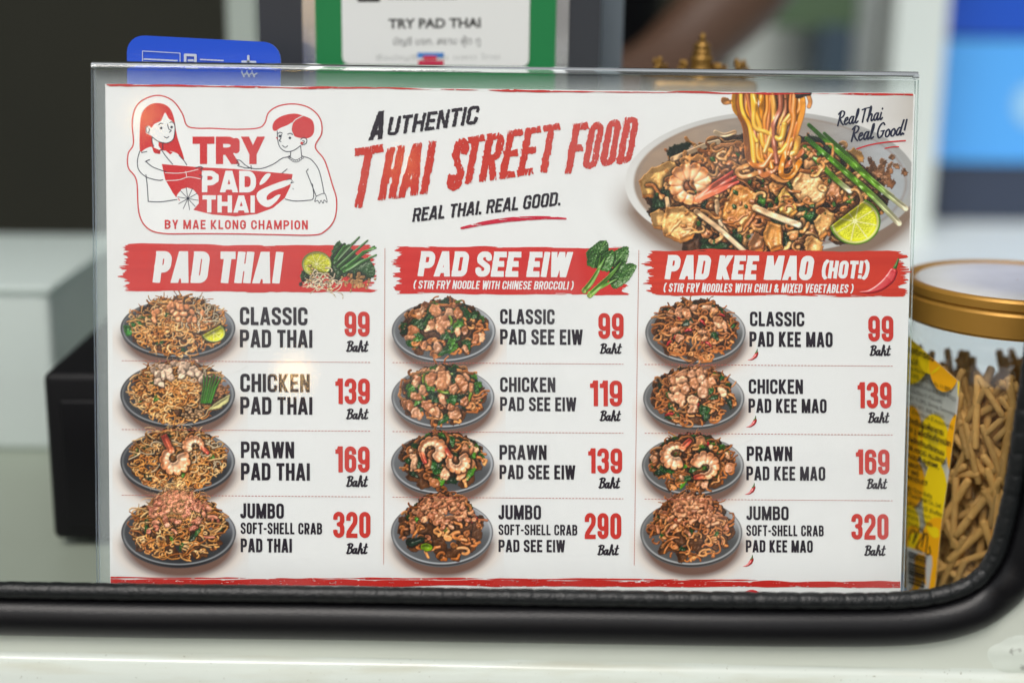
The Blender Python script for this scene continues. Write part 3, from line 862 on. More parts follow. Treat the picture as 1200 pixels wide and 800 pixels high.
cb = [on_z(-330, 300, CZ), on_z(1500, 250, CZ)]
o = quad_box('counter', [(-1.0, 0.012, CZ), (1.0, -0.062, CZ), (1.3, cb[1][1], CZ), (-1.3, cb[0][1] - .05, CZ)], (0, 0, -0.03), M_COUNTER, origin=(0, .3, CZ))
tag(o, kind='structure')
o = box('back_wall', -2.2, 2.2, 1.9, 1.95, -1.2, 1.6, M_DARK, origin=(0, 1.9, -1.2)); tag(o, kind='structure')
o = quad_box('ground', [(-60, -60, -1.15), (60, -60, -1.15), (60, 60, -1.15), (-60, 60, -1.15)], (0, 0, -.05),
             mat('asphalt', (.06, .06, .058), .9, noise=.3, nscale=3), origin=(0, 0, -1.15)); tag(o, kind='structure')

o = box('added_shade_slab', -2.2, -.04, .03, .66, .78, .82, mat('shade slab grey', (.30, .31, .29), .6, noise=.1, nscale=4), origin=(0, .03, .78)); tag(o, kind='structure')  # unseen slab added to darken the interior, cut short so the right stays lit

# ================================================================== THE MENU CARD
CW = 0.1485; VT = 0.1824; VB = -0.0285
def cp(x, v, w): return np.array([x, 0, 0]) + KU * v + KN * w
card_o = cp(0, VB, -0.0003)
V = [cp(x, v, w) for w in (0.0, -0.0003) for x, v in ((-CW, VB), (CW, VB), (CW, VT), (-CW, VT))]
M_PAPER = mat('white printed card', (PAPER, PAPER * .985, PAPER * .965), 0.5, noise=0.03, nscale=60, spec=.25)
card = mesh_py('menu_card', V, [(0, 1, 2, 3), (7, 6, 5, 4), (0, 4, 5, 1), (1, 5, 6, 2), (2, 6, 7, 3), (3, 7, 4, 0)], M_PRINT, origin=card_o)
a_ = card.data.color_attributes.new('Col', 'FLOAT_COLOR', 'POINT')
a_.data.foreach_set('color', np.tile([PAPER, PAPER, PAPER, 1.0], 8).astype(np.float32))
tag(card, 'white landscape menu with red banners, noodle dish photos and prices', 'menu')

P_TXT, P_BAN, P_ICO, P_TOP, P_PIC, P_TINT = [on_card(LZ[k]) for k in ('text', 'banner', 'icon', 'top', 'picture', 'tint')]
BLK = ink(34, 26, 38); RED = ink(200, 52, 44); WHT = np.array([PAPER] * 3); LRED = ink(205, 44, 48); NAVY = ink(30, 34, 58)

# --- banners: a brushed red bar with torn ends
def banner(x0, y0, x1, y1, seed, c0, c1, label):
    c = .5
    X, Y = grid(x0 - 8, y0 - 5, x1 + 8, y1 + 5, c)
    jag = (fbm(Y * .9, Y * 0 + 3, seed, 2) - .5) * 10 + (fbm(Y * .22, Y * 0, seed + 2, 2) - .5) * 14
    jag2 = (fbm(Y * .9, Y * 0 + 8, seed + 7, 2) - .5) * 10 + (fbm(Y * .22, Y * 0, seed + 12, 2) - .5) * 16
    sl = .006 * (X - x0)
    top = (Y - sl) - y0 - (fbm(X * .03, X * 0, seed, 3) - .5) * 3.0
    bot = y1 - (Y - sl) - (fbm(X * .03, X * 0 + 4, seed, 3) - .5) * 3.0
    d = np.maximum(np.maximum(x0 + 4 + jag - X, X - x1 + 4 + jag2), np.maximum(-top, -bot))
    st = fbm(X * .035, Y * 1.1, seed + 3, 3)                      # dry bristle streaks near the edges
    ed = np.minimum(np.minimum(X - x0, x1 - X) / 26, np.minimum(top, bot) / 5)
    d = np.maximum(d, (st - .60 - np.clip(ed, 0, 1) * .5) * 12)
    def col(px, py):
        n = fbm(px * .02, py * .25, seed + 5, 3)[:, None]
        return c0 * (1 - n) + c1 * n
    return cut('banner', d, X[0, 0], Y[0, 0], c, col, P_BAN, card, label=label)
BR0, BR1 = ink(212, 52, 46), ink(196, 36, 36)
BO0, BO1 = ink(214, 60, 38), ink(192, 44, 28)
banner(141, 286, 441, 341, 1, BR0, BR1, 'red brushed banner of the left column')
banner(461, 288.5, 736, 344, 2, BR0, BR1, 'red brushed banner of the middle column')
banner(756, 292.5, 1063, 346, 3, BO0, BO1, 'orange red brushed banner of the right column')

put_text('banner_lettering', 'PAD THAI', 179, 332, 294.5, 331, WHT, P_TXT, card, s=.225, shear=.13, w0=.46, cell=.35, round_=.3, label='white PAD THAI heading')
put_text('banner_lettering', 'PAD SEE EIW', 489.5, 671, 294.5, 323.5, WHT, P_TXT, card, s=.215, shear=.16, w0=.48, cell=.35, round_=.3, label='white PAD SEE EIW heading')
put_text('banner_subtitle', '( STIR FRY NOODLE WITH CHINESE BROCCOLI )', 484, 673, 328.6, 338.2, WHT, P_TXT, card, s=.165, shear=.16, w0=.46, cell=.25)
put_text('banner_lettering', 'PAD KEE MAO', 779, 955, 299, 327, WHT, P_TXT, card, s=.215, shear=.16, w0=.48, cell=.35, round_=.3, label='white PAD KEE MAO heading')
put_text('banner_lettering', '(HOT!)', 962, 1020, 305.5, 326, WHT, P_TXT, card, s=.19, shear=.14, w0=.46, cell=.3, round_=.2, label='white HOT in brackets')
put_text('banner_subtitle', '( STIR FRY NOODLES WITH CHILI & MIXED VEGETABLES )', 777, 1001, 331.8, 342, WHT, P_TXT, card, s=.165, shear=.16, w0=.46, cell=.25)

# --- the rows
def name_(t, x0, x1, top, base, s=.178): put_text('dish_name', t, x0, x1, top, base, BLK, P_TXT, card, s=s, cell=.3, w0=.40)
def price(t, x0, x1, top, base): put_text('price', t, x0, x1, top, base, RED, P_TXT, card, s=.165, cell=.35, w0=.42, gap=.075, round_=.1)
def baht(x0, x1, top, base): put_script('currency_word', 'Baht', x0, x1, top, base, BLK, P_TXT, card, pen=.165, cell=.25)
for t, x0, x1, a, b in [
    ('CLASSIC', 281, 360.3, 359.6, 380.6), ('PAD THAI', 281, 366, 386, 406.8), ('CHICKEN', 281.5, 363, 437.6, 459), ('PAD THAI', 281.5, 366, 464.6, 485.2),
    ('PRAWN', 282.3, 344.6, 517, 536.4), ('PAD THAI', 282.3, 363, 542, 562.3), ('JUMBO', 281.5, 332.6, 589.3, 607), ('PAD THAI', 282, 342, 630.4, 646.6),
    ('CLASSIC', 586, 650, 362, 379.5), ('PAD SEE EIW', 586, 682.7, 385.5, 403.4), ('CHICKEN', 586, 650.8, 441.7, 459), ('PAD SEE EIW', 586, 675.2, 464.9, 481.2),
    ('PRAWN', 585.3, 640.5, 521, 538.2), ('PAD SEE EIW', 585.3, 674, 544.3, 561), ('JUMBO', 584, 634, 591.3, 608.2), ('PAD SEE EIW', 584.2, 662, 631.8, 646.3),
    ('CLASSIC', 878.8, 942.6, 365, 382), ('PAD KEE MAO', 878.2, 975.8, 388.4, 406.1), ('CHICKEN', 877.4, 941, 444.1, 461.1), ('PAD KEE MAO', 877.1, 968.7, 466.8, 483.3),
    ('PRAWN', 875.1, 928.4, 522.6, 539.7), ('PAD KEE MAO', 874.6, 967.2, 546, 562.4), ('JUMBO', 874.6, 924.2, 592.7, 608.9), ('PAD KEE MAO', 874, 952.5, 632.3, 646.6)]:
    name_(t, x0, x1, a, b)
for x0, x1, a, b in [(282, 377.4, 611.8, 625.2), (584.2, 676.5, 614, 626.4), (874.6, 965.3, 614.8, 627.5)]:
    name_('SOFT-SHELL CRAB', x0, x1, a, b, .165)
for t, x0, x1, a, b in [('99', 403.8, 433, 365, 394), ('139', 393, 433.2, 443.3, 473), ('169', 393, 433, 522.7, 553), ('320', 390.5, 434, 599.2, 629.6),
    ('99', 701.3, 730.7, 366.8, 396.8), ('119', 691.5, 729, 445.7, 475.6), ('139', 689.3, 729, 525, 554.2), ('290', 685.3, 728, 600.7, 631),
    ('99', 1017.6, 1046.8, 370, 399.8), ('139', 1005, 1044.6, 447.6, 478), ('169', 1003, 1042.3, 526.3, 555.3), ('320', 997.8, 1041.2, 601.7, 631.6)]:
    price(t, x0, x1, a, b)
for x0, x1, a, b in [(405.5, 431.8, 400, 411.4), (405.5, 431.8, 479.4, 490.3), (405.5, 431.2, 558, 569.4), (405.5, 431, 636.8, 648),
    (702.7, 728.6, 403, 413.6), (702.7, 727.6, 481.6, 492.4), (701.3, 726.8, 560, 571.2), (700, 725.4, 638.6, 649.4),
    (1019, 1044, 405.2, 416), (1017, 1042.2, 483.6, 494.5), (1015.4, 1039.8, 561.2, 571.8), (1012.8, 1038, 639.2, 650)]:
    baht(x0, x1, a, b)

# --- divider lines
def rule(x0, y0, x1, y1, w, dash, color):
    L = math.hypot(x1 - x0, y1 - y0); V = []; F = []
    ux, uy = (x1 - x0) / L, (y1 - y0) / L; t = 0
    while t < L:
        e = min(L, t + dash[0])
        for (tt, ss) in ((t, -1), (e, -1), (e, 1), (t, 1)):
            V.append((x0 + ux * tt - uy * ss * w / 2, y0 + uy * tt + ux * ss * w / 2))
        t = e + dash[1]
    V = np.array(V); n = len(V) // 4
    mesh_np('divider_line', P_TXT(V[:, 0], V[:, 1]), np.arange(n * 4), np.arange(n) * 4, M_PRINT, card, col=np.tile(color, (len(V), 1)))
DV = ink(190, 110, 100)
for x0, x1, ys in [(142.7, 434.5, (422.5, 503, 579.8)), (460, 730.5, (424.7, 505.4, 582.2)), (755.5, 1046, (426.9, 507.4, 584.4))]:
    for y in ys: rule(x0, y, x1, y + .0068 * (x1 - x0), .75, (2.3, 1.6), ink(180, 84, 76))
rule(451, 291, 449.6, 661, .7, (3, .35), DV); rule(748.6, 293, 743.2, 662, .7, (3, .35), DV)

# --- rough red lines along the top and the bottom edge
def edge_line(y, half, seed, name, sl, amt, x0=124.5, x1=1071):
    X, Y = grid(x0, y - 9, x1, y + 18, .5)
    yy = Y - sl * (X - x0) - y
    n = fbm(X * .02, X * 0, seed, 3) - .5; n2 = fbm(X * .15, yy * 1.2, seed + 4, 3)
    d = np.abs(yy - n * 2.2) - half * (1 + amt * (fbm(X * .03, X * 0 + 9, seed + 2, 2) - .5))
    d = np.maximum(d, (n2 - .74) * 8)
    edge = P_TXT(np.array([0.]), np.array([0.]))
    cut(name, d, X[0, 0], Y[0, 0], .5, lambda a, b: np.tile(ink(196, 40, 34), (len(a), 1)), P_TXT, card)
edge_line(100.2, .75, 5, 'top_edge_line', .0122, 2.6, 125, 1070)
edge_line(681.5, 3.6, 6, 'bottom_edge_line', .0036, .7, 129.5, 1055)
edge_line(676.5, .7, 9, 'bottom_edge_line', .0036, 2.5, 129.5, 900)
X, Y = grid(862, 686, 900, 712, .5)
cut('round_mark', np.hypot(X - 881, Y - 703) - 12.5, 862, 686, .5, LRED, P_TXT, card)

# --- the titles
put_text('title_lettering', 'A', 432, 455, 131.6, 164.6, BLK, P_TXT, card, s=.17, shear=.22, slope=-.1, w0=.52, cell=.25, brush=1.0, seed=3, label='black brushed first letter of AUTHENTIC')
put_text('title_lettering', 'UTHENTIC', 453, 563, 138, 159.5, BLK, P_TXT, card, s=.18, shear=.20, slope=-.135, w0=.44, cell=.25, brush=.9, seed=4, label='black brushed AUTHENTIC')
def brushed(txt, x0, x1, top, base, seed, s=.142, w0=.42, gap=.05):
    D, gx, gy, X, Y = text_sd(txt, x0, x1, top, base, s, .3, shear=.19, slope=-.152, w0=w0, brush=1.0, seed=seed, rc=.17, gap=gap)
    D = D + (fbm(X * .5, Y * .16, seed + 2, 3) - .5) * 2.2
    bl = base - .152 * (X - x0); H = base - top; v = (bl - Y) / H
    e = np.minimum(v, 1 - v) / .13                                  # dry ends of the strokes
    st = fbm((X - (bl - Y) * .20) * 1.15, Y * .07, seed + 8, 3)
    D = np.maximum(D, (st - .60 - np.clip(e, 0, 1) * .30) * 8)
    sp = fbm(X * .9, Y * .25, seed + 20, 3)
    D = np.maximum(D, (sp - .82) * 10)
    c0, c1 = ink(206, 56, 40), ink(190, 46, 36)
    def col(px, py):
        n = fbm(px * .5, py * .12, seed + 30, 3)[:, None]; return c0 * (1 - n) + c1 * n
    cut('title_lettering', D, gx, gy, .3, col, P_TXT, card, label='red dry brush title THAI STREET FOOD')
brushed('T', 403.5, 450, 176, 246, 1, s=.13)
brushed('HAI', 442.5, 512, 175, 236, 2)
brushed('S', 522, 551.5, 165, 225, 3)
brushed('TREET', 538.5, 657, 162, 217.5, 4)
brushed('F', 661.5, 690, 147, 204.5, 5)
brushed('OOD', 681.5, 750, 146, 199.5, 6)
put_text('tagline', 'REAL THAI. REAL GOOD.', 483, 659, 244.3, 260.2, BLK, P_TXT, card, s=.17, shear=.16, slope=-.113, w0=.46, cell=.25, brush=.5, seed=9, round_=.1)
def swoosh(P, hw, color, label=None):
    Q = spline(P, 8); n = len(Q); t = np.linspace(0, 1, n)
    X, Y = grid(Q[:, 0].min() - 6, Q[:, 1].min() - 6, Q[:, 0].max() + 6, Q[:, 1].max() + 6, .3)
    D = line_sd(X, Y, Q, hw * (.35 + .9 * np.sin(math.pi * np.clip(t * .85 + .12, 0, 1))))
    D = np.maximum(D, (fbm(X * .08, Y * 1.6, 4, 3) - .70) * 6)
    return cut('underline', D, X[0, 0], Y[0, 0], .3, color, P_TXT, card, label=label)
swoosh([(541, 267.5), (565, 262), (590, 258.2), (615, 256), (640, 255.2), (663, 256.2)], 2.1, ink(200, 24, 56), 'red brush underline below the tagline')
put_script('handwritten_note', 'Real Thai', 980.5, 1036, 131.5, 147.5, NAVY, P_TOP, card, pen=.105, slope=-.14, shear=.14, label='handwritten Real Thai')
put_script('handwritten_note', 'Real Good!', 996.5, 1063, 149, 166, NAVY, P_TOP, card, pen=.105, slope=-.13, shear=.14, label='handwritten Real Good')
def stroke(name, P, hw, color, proj=P_TXT, parent=card, closed=False, n=8, cell=.3, smooth=True):
    Q = spline(P, n, closed) if smooth else np.array(P, float)
    X, Y = grid(Q[:, 0].min() - 3, Q[:, 1].min() - 3, Q[:, 0].max() + 3, Q[:, 1].max() + 3, cell)
    return cut(name, line_sd(X, Y, Q, hw, closed), X[0, 0], Y[0, 0], cell, color, proj, parent)
stroke('underline', [(1004, 174.6), (1020, 169.8), (1040, 166.6), (1061, 165)], .8, LRED, P_TOP)
stroke('underline', [(1037, 174), (1045, 172.4), (1053, 172)], .7, LRED, P_TOP)

# --- the emblem
logo = bpy.data.objects.new('emblem', None); COL.objects.link(logo); logo.parent = card
logo['label'] = 'red and white emblem of two people holding a noodle bowl cart'
def L(P): P = np.array(P, float); return np.stack([100 + P[:, 0] / 3.6375, 70 + P[:, 1] / 3.6364], 1)
OUT = L([(228, 740), (220, 510), (185, 465), (180, 400), (205, 360), (200, 250), (228, 180), (300, 152), (372, 175), (418, 240), (440, 290),
         (520, 294), (640, 297), (740, 294), (768, 270), (790, 222), (840, 195), (900, 190), (960, 210), (1000, 255), (1008, 310), (980, 375),
         (1010, 420), (1050, 520), (1072, 600), (1060, 690), (1010, 740), (960, 748), (640, 740), (330, 740)])
OUT = L([(330, 740), (262, 715), (228, 650), (218, 515), (183, 460), (183, 400), (205, 358), (200, 260), (226, 188), (300, 153), (368, 172), (412, 228),
         (432, 280), (470, 292), (545, 293), (640, 297), (735, 292), (765, 270), (782, 225), (830, 196), (900, 190), (962, 210), (1002, 255), (1007, 315),
         (980, 372), (1020, 430), (1052, 530), (1071, 600), (1062, 680), (1022, 730), (970, 747), (800, 745), (640, 742), (480, 741)])
q = spline(OUT, 6, True); X, Y = grid(146, 108, 398, 280, .35)
cut('emblem_panel', poly_sd(X, Y, q), 146, 108, .35, WHT * 1.05, P_BAN, logo)
cut('emblem_outline', line_sd(X, Y, q, .75, True), 146, 108, .35, LRED, P_ICO, logo)
def fill(name, P, color, proj=P_ICO, smooth=5, cell=.3, parent=None):
    q = L(P); q = spline(q, smooth, True) if smooth else q
    X, Y = grid(q[:, 0].min() - 2, q[:, 1].min() - 2, q[:, 0].max() + 2, q[:, 1].max() + 2, cell)
    return cut(name, poly_sd(X, Y, q), X[0, 0], Y[0, 0], cell, color, proj, parent or logo)
EM = on_card(1.4e-4)
hair = [(233, 390), (232, 300), (240, 230), (275, 192), (320, 186), (358, 205), (378, 250), (392, 330), (422, 425), (392, 400), (352, 388), (322, 392), (318, 402), (292, 396), (283, 372), (256, 380)]
fill('woman_hair', hair, LRED, EM, 3)
face = [(282, 330), (272, 314), (262, 300), (268, 284), (280, 290), (292, 274), (322, 262), (340, 222), (352, 248), (378, 268), (382, 300), (372, 342), (350, 356), (322, 350), (300, 340), (284, 326), (285, 352), (300, 372), (322, 384), (345, 378), (336, 356)]
fill('woman_face', [(283, 326), (258, 312), (256, 288), (270, 280), (282, 292), (294, 274), (322, 262), (340, 224), (356, 252), (377, 268), (382, 300), (374, 340), (352, 356), (318, 350), (312, 346), (312, 368), (325, 386), (345, 390), (330, 400), (310, 392), (290, 372), (283, 350)], WHT * 1.05, P_ICO, 0)
def ln(P, hw=.5, c=NAVY, proj=P_TXT, smooth=True): return stroke('drawn_line', L(P), hw, c, proj, logo, n=6, cell=.25, smooth=smooth)
E_ = lambda x, y, r=1.5: cut('eye', np.hypot(*(lambda g: (g[0] - L([(x, y)])[0, 0], g[1] - L([(x, y)])[0, 1]))(grid(L([(x, y)])[0, 0] - 3, L([(x, y)])[0, 1] - 3, L([(x, y)])[0, 0] + 3, L([(x, y)])[0, 1] + 3, .25))) - r, L([(x, y)])[0, 0] - 3, L([(x, y)])[0, 1] - 3, .25, NAVY, P_TXT, logo)
E_(323, 292); E_(368, 288)
ln([(350, 275), (356, 296), (366, 302), (358, 310)]); ln([(336, 328), (346, 334), (356, 328)]); ln([(312, 278), (322, 272), (330, 274)]); ln([(360, 268), (370, 266), (376, 272)])
ln([(283, 328), (310, 348), (345, 356), (374, 340), (382, 300), (380, 270)]); ln([(268, 284), (258, 292), (262, 308), (272, 314)]); ln([(270, 292), (274, 300), (270, 308)])
ln([(284, 330), (285, 352), (292, 370)]); ln([(330, 356), (330, 384)])
ln([(232, 390), (222, 430), (228, 470), (260, 500), (310, 514), (330, 512)]); ln([(258, 434), (285, 456), (320, 470), (345, 478)]); ln([(258, 490), (264, 540), (268, 604)])
ln([(268, 604), (320, 606), (390, 596)]); ln([(256, 434), (274, 426)]); ln([(310, 400), (322, 384), (342, 410), (372, 446)]); ln([(400, 408), (420, 430), (432, 448)]); ln([(262, 392), (240, 396)])
ln([(395, 590), (402, 600)], .42, LRED)
fill('collar', [(286, 372), (322, 388), (316, 402), (296, 396)], LRED, P_TXT, 0); fill('collar', [(340, 386), (352, 386), (372, 396), (362, 404)], LRED, P_TXT, 0)
# the bowl cart
bowl = [(326, 445), (480, 458), (640, 466), (884, 488), (874, 540), (850, 590), (800, 632), (730, 658), (640, 668), (540, 660), (460, 640), (484, 612), (482, 580), (462, 555), (436, 545), (410, 552), (392, 575), (388, 588), (372, 566), (340, 510)]
fill('bowl', bowl, LRED, EM, 0)
wx, wy = L([(437, 590)])[0]
for k in range(5):
    a = k * math.pi / 5 + .15; ln([(437 + 44 * math.cos(a), 592 + 48 * math.sin(a)), (437 - 44 * math.cos(a), 592 - 48 * math.sin(a))], .38, NAVY, P_TXT, False)
ln([(340, 482), (390, 484), (428, 480), (480, 468)], .38, WHT, P_TXT); ln([(345, 516), (400, 512), (440, 500), (490, 508)], .38, WHT, P_TXT); ln([(428, 476), (432, 502)], .38, WHT, P_TXT)
ln([(470, 460), (492, 456), (500, 462), (490, 468), (502, 476)]); ln([(486, 492), (498, 496), (494, 510)])
fill('white_brush_mark', [(742, 532), (752, 508), (772, 486), (790, 488), (776, 512), (756, 530)], WHT * 1.05, P_ICO, 4)
fill('white_brush_mark', [(846, 516), (878, 512), (886, 522), (850, 542), (800, 560), (775, 580), (775, 598), (795, 592), (815, 578), (832, 576), (812, 606), (780, 628), (748, 616), (730, 586), (740, 560), (790, 536)], WHT * 1.05, P_ICO, 4)
ln([(858, 514), (872, 508), (882, 516), (876, 526), (888, 522)], .38)
# the man
fill('man_hair', [(800, 300), (798, 280), (812, 256), (845, 238), (890, 230), (925, 238), (965, 256), (976, 288), (970, 320), (945, 336), (905, 332), (888, 322), (880, 296), (884, 268), (860, 280), (830, 292), (812, 304)], LRED, EM, 3)
ln([(880, 276), (896, 256), (926, 240)], .5, WHT, P_TXT); ln([(882, 276), (878, 300), (888, 322)], .4, WHT, P_TXT)
E_(829, 326); E_(872, 334)
ln([(818, 304), (820, 340), (826, 366), (840, 384), (862, 392), (890, 386), (918, 366)]); ln([(836, 320), (832, 338), (826, 344), (834, 350)]); ln([(840, 366), (852, 374), (862, 368)]); ln([(820, 316), (830, 310), (840, 314)]); ln([(862, 318), (874, 314), (884, 320)])
ln([(918, 340), (932, 332), (944, 342), (940, 358), (922, 364)]); ln([(926, 346), (934, 348), (930, 356)]); fill('cheek', [(812, 330), (822, 332), (818, 342)], LRED, P_TXT, 0); fill('cheek', [(918, 350), (930, 352), (926, 362), (916, 360)], LRED, P_TXT, 0)
ln([(876, 392), (874, 412)]); ln([(918, 370), (922, 412)])
for k in range(8):
    t = k / 7; x = 868 + 58 * t; y = 416 + 16 * math.sin(math.pi * t)
    ln([(x - 5, y), (x, y - 6), (x + 5, y), (x, y + 6), (x - 5, y)], .32)
ln([(872, 414), (840, 420), (800, 446), (750, 464), (706, 462), (680, 448)]); ln([(680, 462), (706, 462)]); ln([(706, 452), (708, 466)])
ln([(680, 448), (660, 430), (644, 428), (652, 436), (644, 440), (656, 446), (650, 452), (670, 458), (682, 462)])
ln([(924, 412), (960, 424), (990, 460), (1004, 500), (1018, 570)]); ln([(942, 476), (960, 520), (984, 582)]); ln([(984, 582), (1018, 570), (1028, 590), (1030, 608), (1018, 598), (1014, 612), (1004, 600), (998, 612), (990, 600), (978, 604), (984, 582)], .38)
ln([(942, 476), (950, 466)]); ln([(968, 530), (972, 590), (940, 600), (890, 602), (852, 594)]); ln([(838, 484), (860, 466)])
ln([(884, 548), (888, 552)], .3)
put_text('emblem_lettering', 'TRY', 225.6, 310.4, 160.2, 192.4, LRED, P_TXT, logo, s=.265, w0=.74, rc=.36, cell=.3, slope=0, gap=.05, label='red bold TRY')
put_text('emblem_lettering', 'PAD', 236.6, 300, 200, 225.3, WHT * 1.05, P_TXT, logo, s=.25, w0=.78, rc=.40, cell=.3, slope=.006, gap=.06, label='white bold PAD')
put_text('emblem_lettering', 'THAI', 237.3, 298.6, 228.8, 249, WHT * 1.05, P_TXT, logo, s=.25, w0=.76, rc=.36, cell=.3, slope=.006, gap=.09, label='white bold THAI')
put_text('emblem_lettering', 'BY MAE KLONG CHAMPION', 193, 360.7, 257.6, 268.4, LRED, P_TXT, logo, s=.185, w0=.62, rc=.32, cell=.25, slope=.004, gap=.18, label='small red BY MAE KLONG CHAMPION')

# --- the twelve small dish photographs
PT_T = (.055, .058, .068); SE_T = (.17, .175, .19); KM_T = (.15, .15, .155)
DISHES = [
    (208.5, 384.5, 67.5, 34, ('thai', 'classic'), ORANGE, PT_T, 2.2, 'noodles with peanuts, bean sprouts and a lime wedge'),
    (208.2, 462, 67.5, 37.5, ('thai', 'chicken'), ORANGE, PT_T, 2.2, 'noodles under pale chicken pieces with green stalks'),
    (208.2, 540.5, 67.5, 37.5, ('thai', 'prawn'), ORANGE, PT_T, 2.2, 'noodles and sprouts with one large prawn'),
    (209.3, 624, 67.5, 38.5, ('thai', 'crab'), ORANGE, PT_T, 2.2, 'tall reddish crab heap over thin noodles'),
    (520, 388, 61, 35.5, ('see', 'classic'), BROWN, SE_T, 1.1, 'wide noodles with broccoli leaves and meat'),
    (519, 465.5, 60.5, 35.5, ('see', 'chicken'), BROWN, SE_T, 1.1, 'wide noodles with chicken and broccoli leaves'),
    (518.5, 543, 60.5, 35.5, ('see', 'prawn'), BROWN, SE_T, 1.1, 'broccoli noodles topped by two prawns'),
    (518, 623.5, 60, 38, ('see', 'crab'), BROWN, SE_T, 1.1, 'brown crab heap with a bright green stem'),
    (815, 389.5, 59, 35.5, ('kee', 'classic'), BROWN, KM_T, 1.3, 'chili noodles with basil leaves'),
    (813, 466.5, 59.5, 34.5, ('kee', 'chicken'), BROWN, KM_T, 1.3, 'chili noodles under many chicken pieces'),
    (812, 545, 60, 34.5, ('kee', 'prawn'), BROWN, KM_T, 1.3, 'chili noodles topped by two pink prawns'),
    (810, 624, 60, 38, ('kee', 'crab'), BROWN, KM_T, 1.3, 'crab heap with red chilies and green leaves')]
for k, (cx, cy, a, b, kind, nood, tone, rt, lab) in enumerate(DISHES):
    dish('dish_picture', cx, cy, a, b, kind, 40 + k, card, lab, tone, rt, nood)

